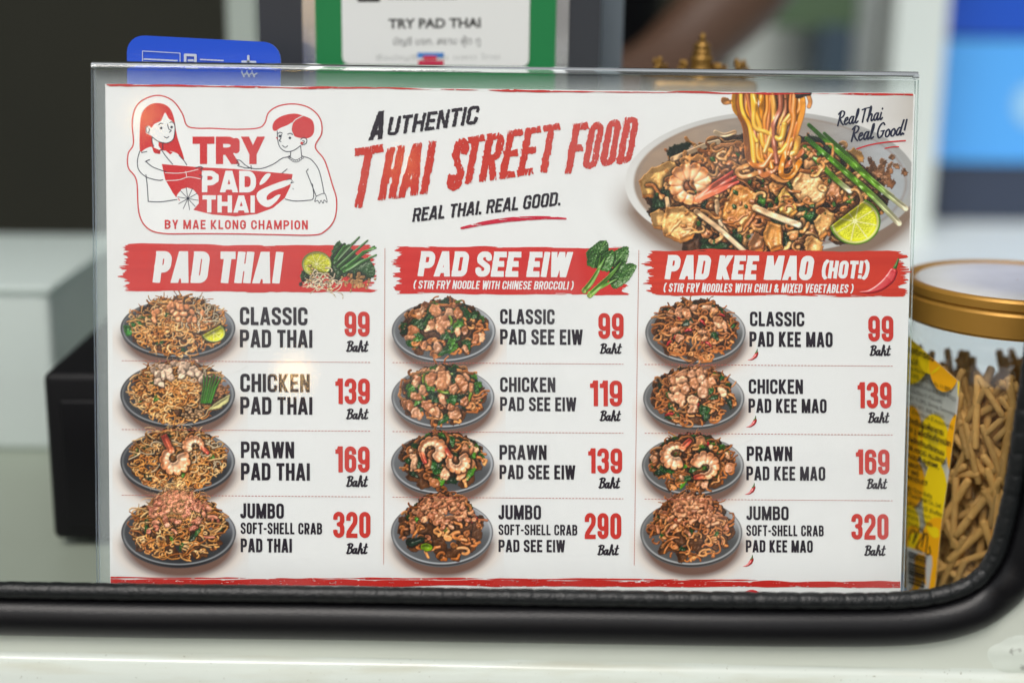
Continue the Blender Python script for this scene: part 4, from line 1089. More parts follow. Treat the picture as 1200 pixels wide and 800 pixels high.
# --- the large dish photograph
def hero():
    rng = np.random.RandomState(7)
    p = Pic(690, 108.5, 1071, 306, 4)
    X, Y = p.X, p.Y
    cx, cy, a, b = 904, 214, 172.5, 84
    # printed warm surroundings on the right and under the plate
    g = np.clip((X - 940) / 140, 0, 1) * np.clip((190 - Y) / 90 + .4, 0, 1)
    sh = np.clip((1.16 - np.hypot((X - cx - 2) / (a * 1.02), (Y - cy - 16) / (b * 1.06))) / .22, 0, 1) * np.clip((Y - 190) / 60, 0, 1)
    glow = np.clip((1.45 - np.hypot((X - cx) / a, (Y - cy - 8) / b)) / .6, 0, 1) ** 1.5 * .35
    base = np.ones(3) * np.ones(X.shape + (1,))
    mixc = lambda B, c, k: B * (1 - k[..., None]) + np.asarray(c) * k[..., None]
    base = mixc(base, (.93, .80, .70), glow); base = mixc(base, (.60, .52, .46), g * .85); base = mixc(base, (.30, .20, .15), sh)
    al = np.clip(glow + g + sh, 0, 1)
    rho = np.hypot((X - cx) / a, (Y - cy) / b); th = np.arctan2((Y - cy) / b, (X - cx) / a)
    on = np.clip((1 - rho) * 90, 0, 1)
    n = fbm(X * .035, Y * .10, 3, 4)
    lf = np.clip((cx - 20 - X) / 120, 0, 1); rt = np.clip((X - cx - 30) / 110, 0, 1)
    inner = mixc(np.ones(X.shape + (3,)) * np.array([.40, .33, .28]), (.46, .31, .21), lf * (.6 + .5 * n)); inner = mixc(inner, (.50, .52, .55), rt)
    inner = inner * (.82 + .4 * n)[..., None]
    inner *= (1 - .25 * np.clip((Y - cy) / b, 0, 1))[..., None]
    rim = np.clip((rho - .925) / .02, 0, 1)
    rc = np.array([.86, .84, .82]) * (.80 + .25 * np.cos(th - 2.8))[..., None]
    pl = mixc(inner, rc, rim); pl = mixc(pl, (.36, .27, .22), np.clip(1 - np.abs(rho - .915) / .018, 0, 1) * .6)
    base = mixc(base, pl, on); al = np.maximum(al, on)
    p.B, p.A = np.clip(base, 0, 1), al
    am, bm, lift = 132, 66, 36
    mx_, my_ = 895, 236
    def place(u, v):
        q = max(0, 1 - u * u - v * v); return mx_ + u * am, my_ + v * bm - lift * q, 14 + 16 * q + 22 * v
    def rnd(rm=1.0):
        t = rng.uniform(0, 2 * math.pi); r = math.sqrt(rng.uniform(0, rm * rm)); return r * math.cos(t), r * math.sin(t)
    pick = lambda L_: np.array(L_[rng.randint(len(L_))]) * rng.uniform(.8, 1.15)
    for i in range(260):
        u, v = rnd(1.0); x, y, z = place(u, v); p.blob(x, y, 16, 11, rng.uniform(0, 3), z - 10, 5, (.10, .045, .02), i, .2, .15)
    NO = [(.60, .28, .11), (.48, .20, .07), (.72, .38, .16), (.38, .15, .05), (.82, .50, .25)]
    for i in range(420):
        u, v = rnd(.98); x, y, z = place(u, v); P = curl(rng, x, y, rng.uniform(22, 50), .8, n=12)
        if np.hypot((P[:, 0] - cx) / (a * .84), (P[:, 1] - cy) / (b * .98)).max() > 1: continue
        p.tube(P, z - 3 + np.cumsum(rng.uniform(-.8, .8, len(P))), rng.uniform(1.7, 2.9), pick(NO), .6, flat=.85)
    for i in range(26):
        u, v = rnd(.95); x, y, z = place(u, v); p.leaf(x, y, rng.uniform(6, 13), rng.uniform(3, 6), rng.uniform(0, 3), z + rng.uniform(-2, 1.5), pick(GREEN), i + 50, .9, 2.0)
    for i in range(80):
        u, v = rnd(.98); x, y, z = place(u, v); s_ = rng.uniform(4, 9)
        p.blob(x, y, s_, s_ * rng.uniform(.5, .85), rng.uniform(0, 3), z + 1, 4, pick([(.68, .33, .14), (.55, .25, .10), (.80, .46, .23), (.46, .20, .09)]), i + 300, .36, .8, .35, .55, .8)
    for i in range(60):
        u, v = rnd(.98); x, y, z = place(u, v); P = curl(rng, x, y, rng.uniform(20, 46), .8, n=10)
        p.tube(P, z + 1.5 + np.cumsum(rng.uniform(-.6, .6, len(P))), rng.uniform(1.6, 2.5), pick(NO), .7, flat=.85)
    H = lambda q: [(720 + x / 3.3333, 80 + y / 3.3333) for x, y in q]
    # leaves
    for (x, y, aa, bb, an) in [(255, 318, 15, 7, -.5), (185, 500, 9, 17, .3), (745, 590, 13, 24, .35), (700, 530, 14, 9, .4), (390, 690, 16, 5, .1), (800, 300, 17, 8, .4), (770, 390, 15, 6, .7), (670, 670, 9, 8, 0), (480, 660, 7, 6, 0)]:
        q = H([(x, y)])[0]; p.leaf(q[0], q[1], aa, bb, an, 34, pick([(.012, .045, .015), (.02, .075, .02)]), int(x), .9, 2.2)
    # crumbs at the right
    for i in range(50):
        q = H([(1040 + rng.normal() * 32, 412 + rng.normal() * 26)])[0]; p.blob(q[0], q[1], rng.uniform(3, 5.5), rng.uniform(2, 4), rng.uniform(0, 3), 28, 2.6, pick([(.34, .18, .10), (.26, .13, .07), (.44, .26, .16)]), i + 900, .4, .3)
    q = H([(940, 345)])[0]; p.blob(q[0], q[1], 11, 8, .5, 26, 3, (.60, .36, .14), 12, .3, .4)
    # tofu, egg and roasted pieces
    T = (.90, .58, .27); TD = (.50, .20, .055)
    for P, z, c in [([(95, 440), (150, 388), (230, 360), (248, 400), (225, 440), (170, 490), (110, 490)], 33, (.92, .60, .26)),
                    ([(185, 600), (205, 545), (270, 540), (325, 580), (300, 650), (255, 668), (190, 640)], 44, T), ([(140, 570), (175, 552), (215, 580), (195, 618), (150, 612)], 42, T),
                    ([(415, 580), (465, 455), (505, 460), (555, 490), (545, 560), (500, 622), (450, 600)], 45, (.78, .40, .14)),
                    ([(350, 330), (395, 295), (470, 290), (500, 310), (480, 370), (420, 395), (370, 380)], 37, (.88, .46, .24)),
                    ([(690, 460), (725, 405), (790, 415), (838, 465), (815, 510), (770, 535), (720, 510)], 42, (.92, .64, .36)),
                    ([(740, 360), (770, 338), (830, 380), (850, 400), (800, 420), (745, 400)], 39, (.78, .46, .25)),
                    ([(830, 420), (890, 430), (885, 500), (850, 525), (820, 500)], 38, (.55, .28, .15)),
                    ([(640, 500), (665, 465), (690, 500), (712, 545), (680, 575), (645, 560)], 45, (.98, .68, .24)),
                    ([(780, 600), (815, 545), (860, 570), (850, 620), (800, 655)], 46, T), ([(580, 660), (600, 600), (650, 615), (655, 690), (610, 705)], 47, (.76, .40, .14)),
                    ([(740, 690), (770, 655), (815, 680), (800, 712), (750, 712)], 48, T), ([(520, 690), (550, 640), (585, 660), (575, 700), (530, 710)], 47, (.56, .28, .14))]:
        Q = np.array(H(P)); ctr = Q.mean(0); Qs = ctr + (Q - ctr) * 1.02
        p.poly(Qs + [1.2, 4.5], z - 2.5, np.array(c) * [.62, .48, .38], int(P[0][0]) + 3, .4, .35, 3.0, dark=TD)
        p.poly(Qs, z, c, int(P[0][0]), .7, .25, 4.5, dark=TD)
    for i in range(90):
        u, v = rnd(.92); x, y, z = place(u, v); P = curl(rng, x, y, rng.uniform(12, 34), .9, n=9)
        p.tube(P, 50 + rng.uniform(-4, 2), rng.uniform(1.3, 2.3), pick(NO), .9, flat=.85)
    for i in range(120):
        u, v = rnd(.95); x, y, z = place(u, v); s_ = rng.uniform(1.6, 4)
        p.blob(x, y, s_, s_ * .7, rng.uniform(0, 3), 50, 2.2, pick([(.62, .30, .12), (.48, .20, .08), (.04, .12, .025), (.78, .46, .22)]), i + 77, .35, .8)
    # sprouts and loose strands
    for P, r, z in [([(320, 560), (400, 620), (460, 672), (515, 722)], 3.0, 50), ([(550, 545), (620, 575), (680, 598), (720, 612)], 3.8, 50), ([(228, 355), (300, 325), (360, 300), (405, 288)], 3.0, 42),
                    ([(205, 510), (210, 545), (206, 575)], 2.6, 42), ([(400, 520), (408, 570), (418, 615)], 2.6, 44), ([(440, 640), (410, 590), (398, 540)], 2.0, 42), ([(470, 250), (430, 262), (395, 250)], 2.6, 40)]:
        p.tube(spline(H(P), 6), z, r, (.80, .55, .34), .7, col2=(.95, .80, .60))
    q = H([(718, 610)])[0]; p.blob(q[0], q[1], 3.6, 4.4, 0, 51, 1.5, (.42, .22, .10), 2, .1)
    # prawn
    q = H([(302, 448)])[0]
    p.blob(q[0], q[1], 18, 16, 0, 44, 3, (.42, .16, .06), 6, .2, .4)
    p.prawn(q[0] + 1, q[1] + 2, 19.5, 13, .15, -5.0, 46, 21, tail=H([(474, 424)])[0], base=(.96, .42, .17), band=(.60, .16, .06), pale=(1.0, .70, .48))
    # scallions
    for P, r, z in [([(760, 222), (900, 350), (1040, 470), (1138, 548)], [3.2, 4.2, 4.6, 5.0], 50), ([(752, 275), (880, 385), (1010, 500), (1112, 606)], [3.6, 4.6, 5.0, 5.0], 52),
                    ([(745, 310), (850, 420), (920, 480)], 4.2, 46), ([(820, 255), (900, 330), (1000, 430), (1085, 500)], [2.6, 3.4, 3.6, 4.0], 48)]:
        Q = spline(H(P), 8); n_ = len(Q); rr = np.interp(np.linspace(0, 1, n_), np.linspace(0, 1, len(np.atleast_1d(r)) if np.ndim(r) else 2), r if np.ndim(r) else [r, r])
        k = int(n_ * .62); rr = rr * .74
        p.tube(Q[:k + 1], z, rr[:k + 1], (.06, .24, .012), .9, col2=(.20, .42, .05)); p.tube(Q[k:], z, rr[k:], (.20, .42, .05), .9, col2=(.92, .88, .70))
    # lime wedge
    q0, q1 = H([(840, 622)])[0], H([(1006, 496)])[0]
    def half(X_, Y_): return (X_ - q0[0]) * (q1[1] - q0[1]) - (Y_ - q0[1]) * (q1[0] - q0[0]) < 0
    c = H([(940, 598)])[0]
    p.lime(c[0], c[1], 30, 27.5, 56, half, .2, 8)
    # lifted bundle of noodles
    OR = [(.85, .40, .06), (.92, .50, .10), (.68, .29, .06), (.54, .22, .07), (.95, .60, .14), (.46, .19, .09)]
    for i in range(60):
        t = rng.rand(); y = 95 + 300 * t; hwid = 125 - 70 * t; q = H([(604 + rng.uniform(-hwid, hwid), y)])[0]
        p.blob(q[0], q[1], 7, 9, 0, 44, 2, (.17, .065, .03), i, .2, .3)
    for i in range(46):
        xt = rng.uniform(472, 735) if i > 5 else [478, 560, 590, 630, 700, 730][i]
        yb = rng.uniform(250, 400); cxn = 600
        xb = cxn + (xt - cxn) * rng.uniform(.35, .75) + rng.uniform(-18, 18)
        P = [(xt, 90), (xt + rng.uniform(-12, 12), 160), ((xt + xb) / 2 + rng.uniform(-22, 22), 230), (xb, yb)]
        if i % 3 == 0: P += [(xb + rng.uniform(20, 60), yb + 25), (xb + rng.uniform(60, 100), yb - 30)]
        col = np.array(OR[rng.randint(6)]) * rng.uniform(.85, 1.15) * (np.array([1.1, 1.05, .9]) if xt < 600 else np.array([.88, .78, .95]))
        p.tube(spline(H(P), 7), 53 + rng.uniform(-6, 6), rng.uniform(2.4, 3.9), col, 1.1, flat=.9)
    for P in [[(440, 125), (425, 122), (432, 135), (470, 128)], [(755, 100), (765, 130), (760, 150)], [(590, 330), (600, 400), (660, 440), (705, 400), (690, 340), (650, 310)], [(520, 380), (480, 400), (500, 425), (560, 410)]]:
        p.tube(spline(H(P), 7), 54, 2.7, (.66, .34, .14), .8)
    for i in range(150):
        x = rng.uniform(470, 740); y = rng.uniform(105, 400)
        if abs(x - 600) > 140 - (y - 100) * .25: continue
        q = H([(x, y)])[0]; p.blob(q[0], q[1], .9, .7, 0, 56.5, .6, (.05, .02, .015), i, .2, .2)
    for i in range(200):
        u, v = rnd(.98); x, y, z = place(u, v); p.blob(x, y, .9, .7, 0, z + 12, .6, (.05, .02, .015) if i % 4 else (.40, .05, .03), i, .2, .2)
    p.poly(H([(700, 92), (772, 92), (766, 104), (735, 112), (705, 118)]), 60, (.02, .018, .02), 3, .2)
    rgb, al = p.shade(big=14, ao=.80, gain=1.32)
    # keep clear of the banner below
    cutm = (p.Y > 297.5) | (p.X > 1070.6 - (p.Y - 110) * .029)
    al = np.where(cutm, 0, al)
    return p.build('large_dish_picture', P_PIC, card, rgb, al, 'plate of noodles with prawn, lime wedge and scallions')
hero()

# --- small printed cut-outs of ingredients
def icons():
    rng = np.random.RandomState(3)
    p = Pic(342, 274, 446, 354, 5); H = lambda q: [(120 + x / 3.529, 270 + y / 3.529) for x, y in q]
    for (x, y, aa, bb, an) in [(1000, 110, 16, 15, .2), (1070, 165, 17, 13, .4), (980, 160, 14, 14, 0), (850, 190, 9, 7, 0), (1100, 170, 9, 12, .3)]:
        q = H([(x, y)])[0]; p.leaf(q[0], q[1], aa, bb, an, 1, (.03, .12, .03), int(x), .5, 1.2, None, .14)
    for k, P in enumerate([[(960, 135), (1010, 80), (1062, 28)], [(975, 150), (1035, 95), (1096, 42)], [(990, 160), (1060, 110), (1124, 66)], [(1000, 170), (1070, 130), (1132, 102)], [(965, 120), (1000, 70), (1020, 60)], [(1010, 150), (1080, 90), (1130, 72)]]):
        p.tube(H(P), 4 + k * .3, [2.2, 2.2, 1.4], np.array([.045, .19, .025]) * (.8 + .12 * k), .6)
    c = H([(886, 139)])[0]; p.lime(c[0], c[1], 17.8, 15.2, 7, None, .2, 9)
    for i in range(70):
        q = H([(912 + rng.normal() * 34, 212 + rng.normal() * 19)])[0]; P = curl(rng, q[0], q[1], rng.uniform(9, 17), .4)
        if np.hypot((P[:, 0] - q[0]), (P[:, 1] - q[1])).max() > 14: continue
        p.tube(P, 9 + rng.uniform(-2, 3), .85, np.array([.86, .76, .60]) * rng.uniform(.8, 1.05), .5)
        if i % 4 == 0: p.blob(P[-1][0], P[-1][1], 1.6, 1.3, 0, 11, 1, (.80, .56, .26), i, .1)
    for i in range(44):
        q = H([(1066 + rng.normal() * 24, 216 + rng.normal() * 17)])[0]; p.blob(q[0], q[1], rng.uniform(1.8, 3), rng.uniform(1.4, 2.2), rng.uniform(0, 3), 9, 2, np.array([.60, .36, .17]) * rng.uniform(.7, 1.2), i, .3)
    q = H([(820, 222)])[0]; p.blob(q[0], q[1], 2.6, 3, 0, 9, 2, (.12, .05, .04), 5, .1)
    rgb, al = p.shade(gain=1.05); p.build('ingredient_picture', P_ICO, card, rgb, al, 'half lime with green stalks, bean sprouts and peanuts', .5, 2)
    p = Pic(678, 276, 748, 352, 5); H = lambda q: [(440 + x / 3.75, 270 + y / 3.75) for x, y in q]
    G = (.045, .16, .03); VN = np.array([.16, .36, .10])
    for (x, y, aa, bb, an, z) in [(985, 95, 16, 12, -1.1, 2), (1075, 115, 15, 10, -.9, 3), (1092, 185, 17, 10.5, -.55, 4), (1018, 130, 14, 8.5, -1.0, 6), (1075, 215, 13, 8, -.3, 5), (965, 130, 10, 8, -1.3, 4)]:
        q = H([(x, y)])[0]; p.leaf(q[0], q[1], aa, bb, an, z, np.array(G) * (1.25 if z == 6 else 1), int(x + y), .55, 1.4, VN, .10)
    for P, r in [([(918, 265), (950, 225), (985, 165), (1010, 120)], [3.6, 3.2, 2.2, .8]), ([(942, 284), (990, 240), (1040, 190), (1080, 140)], [3.8, 3.4, 2.4, .8]), ([(940, 275), (1010, 240), (1060, 215)], [2.4, 2, 1]), ([(925, 255), (970, 200), (990, 110)], [2, 1.6, .7])]:
        p.tube(spline(H(P), 6), 9, np.interp(np.linspace(0, 1, len(spline(H(P), 6))), np.linspace(0, 1, len(r)), r), (.20, .42, .06), .5, col2=(.12, .30, .06))
    for q in H([(917, 267), (941, 286)]): p.blob(q[0], q[1], 3, 2.4, .6, 13, .5, (.42, .58, .20), 2, .1)
    rgb, al = p.shade(gain=1.1); p.build('ingredient_picture', P_ICO, card, rgb, al, 'bunch of Chinese broccoli leaves', .5, 2)
    def chili(x0, y0, x1, y1, H, P, S, r, lab):
        p = Pic(x0, y0, x1, y1, 5); Q = spline(H(P), 8); t = np.linspace(0, 1, len(Q))
        p.tube(Q, 2, np.interp(t, np.linspace(0, 1, len(r)), r), (.58, .012, .03), 1.3, col2=(.62, .02, .04))
        p.tube(spline(H(S), 6), 3, [*np.linspace(r[-1] * .62, r[-1] * .22, len(spline(H(S), 6)))], (.05, .18, .02), .6)
        rgb, al = p.shade(gain=1.1); p.build('chili_picture', P_ICO, card, rgb, al, lab, .5, 2)
    H = lambda q: [(740 + x / 3.529, 270 + y / 3.529) for x, y in q]
    chili(1000, 296, 1062, 352, H, [(944, 254), (985, 252), (1030, 232), (1066, 200), (1082, 172)], [(1078, 172), (1092, 150), (1104, 118)], [.7, 3.0, 5.4, 6.6, 5.6], 'large red chili on the right banner')
    for dx, dy in [(0, 0), (-1.8, 78.4), (-3.4, 157.2), (-5.6, 241.4)]:
        Hh = lambda q: [(740 + dx + x / 3.529, 270 + dy + y / 3.529) for x, y in q]
        chili(868, 400, 896, 430, Hh, [(482, 536), (498, 532), (512, 520), (518, 508)], [(516, 506), (519, 498), (520, 488)], [.4, 1.5, 2.3, 2.3], None) if False else None
        q = Hh([(500, 515)])[0]
        chili(q[0] - 12, q[1] - 14, q[0] + 12, q[1] + 14, Hh, [(482, 536), (498, 532), (512, 520), (518, 508)], [(516, 506), (519, 498), (520, 488)], [.5, 1.6, 2.4, 2.4], None)
icons()

# ================================================================== ACRYLIC HOLDER (front sheet, rounded fold, back sheet, foot)
hl = on_card(0)(np.array([108.8, 1074.6]), np.array([73.0, 86.5])); XL, XR = hl[0][0], hl[1][0]
VTOP = float(hl.mean(0) @ KU) + .0006
M_AC = clear_mat('clear acrylic face', 1.25, 0.03, (0.99, 1.0, 0.995), bump=.05, bscale=9)
M_ACG = glass_mat('clear acrylic fold', 0.0)
M_ACE = bpy.data.materials.new('polished acrylic edge'); M_ACE.use_nodes = True
nt = M_ACE.node_tree; b_ = nt.nodes['Principled BSDF']; b_.inputs['Base Color'].default_value = (.62, .72, .70, 1); b_.inputs['Roughness'].default_value = .15
t_ = nt.nodes.new('ShaderNodeBsdfTransparent'); t_.inputs[0].default_value = (.80, .90, .88, 1); m_ = nt.nodes.new('ShaderNodeMixShader'); m_.inputs[0].default_value = .45
nt.links.new(t_.outputs[0], m_.inputs[1]); nt.links.new(b_.outputs[0], m_.inputs[2]); nt.links.new(m_.outputs[0], nt.nodes['Material Output'].inputs[0])
holder = empty('menu_holder', cp(0, VB - .0015, 0), 'clear acrylic menu stand with rounded top fold standing behind the black rubber trim', 'menu holder')
TF, WO = .0020, .0028                                       # sheet thickness, half of the outer depth
def sheet(name, w0, w1, vt, face=None):
    V = [cp(x, v, w) for w in (w0, w1) for x, v in ((XL, VB - .001), (XR, VB - .001), (XR, vt), (XL, vt))]
    F = [(0, 1, 2, 3), (7, 6, 5, 4), (0, 4, 5, 1), (1, 5, 6, 2), (2, 6, 7, 3), (3, 7, 4, 0)]
    return mesh_py(name, V, F, [face or M_AC, M_ACE], holder, fm=[0, 0, 1, 1, 0, 1])
VC = VTOP - WO
M_ACB = M_AC.copy(); M_ACB.name = 'acrylic back with painted haze'; nb = M_ACB.node_tree; ob = nb.nodes['Material Output']; pm = ob.inputs[0].links[0].from_socket
df_ = nb.nodes.new('ShaderNodeBsdfDiffuse'); df_.inputs[0].default_value = (.8, .86, .86, 1); mb_ = nb.nodes.new('ShaderNodeMixShader'); mb_.inputs[0].default_value = .16  # diffuse white mixed in to paint the light haze of the clear margins
nb.links.new(pm, mb_.inputs[1]); nb.links.new(df_.outputs[0], mb_.inputs[2]); nb.links.new(mb_.outputs[0], ob.inputs[0])
M_ACF = M_AC.copy(); M_ACF.name = 'acrylic front with smudges and painted glare'; nb = M_ACF.node_tree; ob = nb.nodes['Material Output']; pm = ob.inputs[0].links[0].from_socket
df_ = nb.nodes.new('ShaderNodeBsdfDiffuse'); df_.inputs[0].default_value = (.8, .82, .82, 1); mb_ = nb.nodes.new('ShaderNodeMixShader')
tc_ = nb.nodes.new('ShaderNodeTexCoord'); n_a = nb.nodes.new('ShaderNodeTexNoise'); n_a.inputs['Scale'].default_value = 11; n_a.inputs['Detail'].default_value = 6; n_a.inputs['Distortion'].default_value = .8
mr_ = nb.nodes.new('ShaderNodeMapRange'); mr_.inputs[1].default_value = .48; mr_.inputs[2].default_value = .75; mr_.inputs[3].default_value = .0; mr_.inputs[4].default_value = .055  # faint smudges, also painting in the pale haze of a bright reflection
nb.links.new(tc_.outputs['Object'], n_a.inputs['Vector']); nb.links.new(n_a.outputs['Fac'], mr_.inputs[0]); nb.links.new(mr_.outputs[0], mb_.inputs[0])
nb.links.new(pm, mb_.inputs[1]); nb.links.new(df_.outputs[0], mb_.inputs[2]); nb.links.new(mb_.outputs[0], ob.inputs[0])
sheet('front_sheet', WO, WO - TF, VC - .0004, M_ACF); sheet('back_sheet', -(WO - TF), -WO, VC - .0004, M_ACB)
prof = [(WO * math.cos(R(a)), VC + WO * math.sin(R(a))) for a in range(0, 181, 10)] + [((WO - TF) * math.cos(R(a)), VC + (WO - TF) * math.sin(R(a))) for a in range(180, -1, -15)]
V = []; F = []; k = len(prof)
for x in (XL, XR):
    for w, v in prof: V.append(cp(x, v, w))
for q in range(k): F.append((q, (q + 1) % k, k + (q + 1) % k, k + q))
F += [tuple(range(k))[::-1], tuple(range(k, 2 * k))]
mesh_py('top_fold', V, F, M_ACG, holder, smooth=False, bevel=0)
V, F = box_vf(XL, XR, .006, .075, CZ + .0005, CZ + .0025)
mesh_py('foot', V, F, [M_AC, M_ACE], holder, fm=[0, 0, 1, 1, 1, 1])

# ================================================================== TRUCK BODY AND WINDOW TRIM
WS = 0.037; WN = np.array([-WS, -1.0, 0]); WN /= np.linalg.norm(WN); W0 = np.array([0, -.030, 0])
def on_wall(px, py): return on_plane(np.array(px, float), np.array(py, float), W0, WN)
seam = spline([(-260, 694.5), (0, 698.5), (200, 701.5), (400, 704), (600, 707), (800, 710), (950, 711.5), (1020, 711.5), (1067, 709.5), (1102, 704.5), (1133, 694.5), (1156, 679),
               (1173, 655), (1185, 620), (1198, 560), (1208, 490), (1217, 430), (1228, 350), (1241, 240), (1255, 100), (1272, -150)], 14)
path = on_wall(seam[:, 0], seam[:, 1])
# even spacing along the run so that the crimps come out regular
sl_ = np.concatenate([[0], np.cumsum(np.linalg.norm(np.diff(path, axis=0), axis=1))])
tt = np.arange(0, sl_[-1], .0007); path = np.stack([np.interp(tt, sl_, path[:, i]) for i in range(3)], 1)
for _ in range(12): path[1:-1] = (path[:-2] + 2 * path[1:-1] + path[2:]) / 4
M_RUB = mat('black vinyl trim', (0.004, 0.004, 0.005), 0.31, noise=.2, nscale=90, bump=.16, bscale=2100, spec=.32)
M_RUB2 = mat('black rubber bead', (0.006, 0.0075, 0.008), 0.36, noise=.2, nscale=60, bump=.35, bscale=900, spec=.40)
gasket = empty('window_trim', path[400], 'black padded trim with a crimped bead around the rounded serving window', 'window trim')
S_PINCH = float(tt[np.argmin(np.linalg.norm(path - on_wall(1150, 684), axis=1))])
def roll_prof(i, s):
    n = 26; wob = .00015 * math.sin(s * 60) - .0016 * math.exp(-((s - S_PINCH) / .0035) ** 2) - .0008 * math.exp(-((s - S_PINCH - .011) / .004) ** 2) + .0003 * (float(vnoise(s * 45, 0, 4)) - .5)
    out = []
    for k in range(n + 1):
        a = math.pi * k / n
        out.append((.0062 * math.sin(a) ** .85 + wob * math.sin(a) + .0002, -.0071 + .0071 * math.cos(a)))
    return out + [(-.004, -.0138), (-.004, -.0004)]
sweep('padded_roll', path[::4], roll_prof, M_RUB, gasket, side=WN)
def bead_prof(i, s):
    n = 20; ph = s / .0078; fr = ph - math.floor(ph)
    crimp = 1 - (.025 + .06 * min(1, s / .45) * float(vnoise(s * 31, 4, 2) + .35)) * math.exp(-((fr - .5) / .10) ** 2) + .035 * (float(vnoise(s * 300, 1, 7)) - .5) * 2
    out = []
    for k in range(n + 1):
        a = math.pi * (k / n) * 1.62 - .35
        rr = .0031 * crimp
        out.append((.0012 + rr * math.sin(a) * .95, .0031 + rr * -math.cos(a)))
    return out + [(-.004, -.0005)]
sweep('crimped_bead', path, bead_prof, M_RUB2, gasket, side=WN)

body = empty('truck_body', (0, -.04, -.09), 'pale cream painted metal body panel with soiled ledge below the black window trim', 'food truck')
# flat panel around the opening
T_ = np.gradient(path, axis=0); T_ /= np.linalg.norm(T_, axis=1)[:, None]
U_ = np.cross(WN, T_); U_ /= np.linalg.norm(U_, axis=1)[:, None]
ZC = float(on_wall(600, 773)[2]); XR_ = .42
V = []; F = []
sub = path[::30]; us = U_[::30]
wallP = lambda x, z: np.array([x, W0[1] - WS * x, z])
for p_, u_ in zip(sub, us):
    a_ = p_ - u_ * .011 + WN * .0005
    t1 = (a_[2] - ZC) / max(u_[2], 1e-6); t2 = (XR_ - a_[0]) / max(-u_[0], 1e-6)
    t_ = max(0.0005, min(t1, t2)); b2 = a_ - u_ * t_; V += [a_, b2]
for i in range(len(sub) - 1): F.append((2 * i, 2 * i + 1, 2 * i + 3, 2 * i + 2))
k = len(V)
ci = max(range(len(sub)), key=lambda i: V[2 * i + 1][0] - V[2 * i + 1][2])
mesh_py('window_panel', V, F, M_CREAM, body, smooth=False)
# rolled ledge below: a strip, a soiled crease and a rounded shelf towards the customer
prof = [(.0005, .0005), (.0006, -.0012), (.0016, -.0026), (.0040, -.0036), (.0075, -.0042), (.0120, -.0050), (.0180, -.0064), (.026, -.0095), (.034, -.0150), (.040, -.0240), (.043, -.036), (.044, -.06), (.044, -.40)]
pr = spline(prof, 5)
V = []; F = []
xs = np.linspace(-.5, .5, 60)
for x in xs:
    for a, z in pr: V.append(wallP(x, ZC + z + .0008 * x / .4 * 0) + WN * (a + .0002 * math.sin(x * 40 + z * 90)))
m_ = len(pr)
for i in range(len(xs) - 1):
    for q in range(m_ - 1): F.append((i * m_ + q, i * m_ + q + 1, (i + 1) * m_ + q + 1, (i + 1) * m_ + q))
M_LEDGE = bpy.data.materials.new('soiled cream paint'); M_LEDGE.use_nodes = True
nt = M_LEDGE.node_tree; b_ = nt.nodes['Principled BSDF']; b_.inputs['Roughness'].default_value = .3; b_.inputs['Coat Weight'].default_value = .2
tc = nt.nodes.new('ShaderNodeTexCoord'); n1 = nt.nodes.new('ShaderNodeTexNoise'); n1.inputs['Scale'].default_value = 45; n1.inputs['Detail'].default_value = 6
mp = nt.nodes.new('ShaderNodeMapping'); mp.inputs['Scale'].default_value = (.5, 2, 6)
nt.links.new(tc.outputs['Object'], mp.inputs[0]); nt.links.new(mp.outputs[0], n1.inputs['Vector'])
r1 = nt.nodes.new('ShaderNodeValToRGB'); r1.color_ramp.elements[0].position = .46; r1.color_ramp.elements[1].position = .68
r1.color_ramp.elements[0].color = (.58, .63, .58, 1); r1.color_ramp.elements[1].color = (.51, .53, .45, 1)
nt.links.new(n1.outputs['Fac'], r1.inputs[0])
n2 = nt.nodes.new('ShaderNodeTexNoise'); n2.inputs['Scale'].default_value = 700; n2.inputs['Detail'].default_value = 2
nt.links.new(tc.outputs['Object'], n2.inputs['Vector'])
r2 = nt.nodes.new('ShaderNodeValToRGB'); r2.color_ramp.elements[0].position = .70; r2.color_ramp.elements[1].position = .76
r2.color_ramp.elements[0].color = (1, 1, 1, 1); r2.color_ramp.elements[1].color = (.45, .42, .36, 1)
nt.links.new(n2.outputs['Fac'], r2.inputs[0])
mm = nt.nodes.new('ShaderNodeMix'); mm.data_type = 'RGBA'; mm.blend_type = 'MULTIPLY'; mm.inputs[0].default_value = 1
nt.links.new(r1.outputs[0], mm.inputs[6]); nt.links.new(r2.outputs[0], mm.inputs[7]); nt.links.new(mm.outputs[2], b_.inputs['Base Color'])
mesh_py('ledge', V, F, M_LEDGE, body, smooth=True)
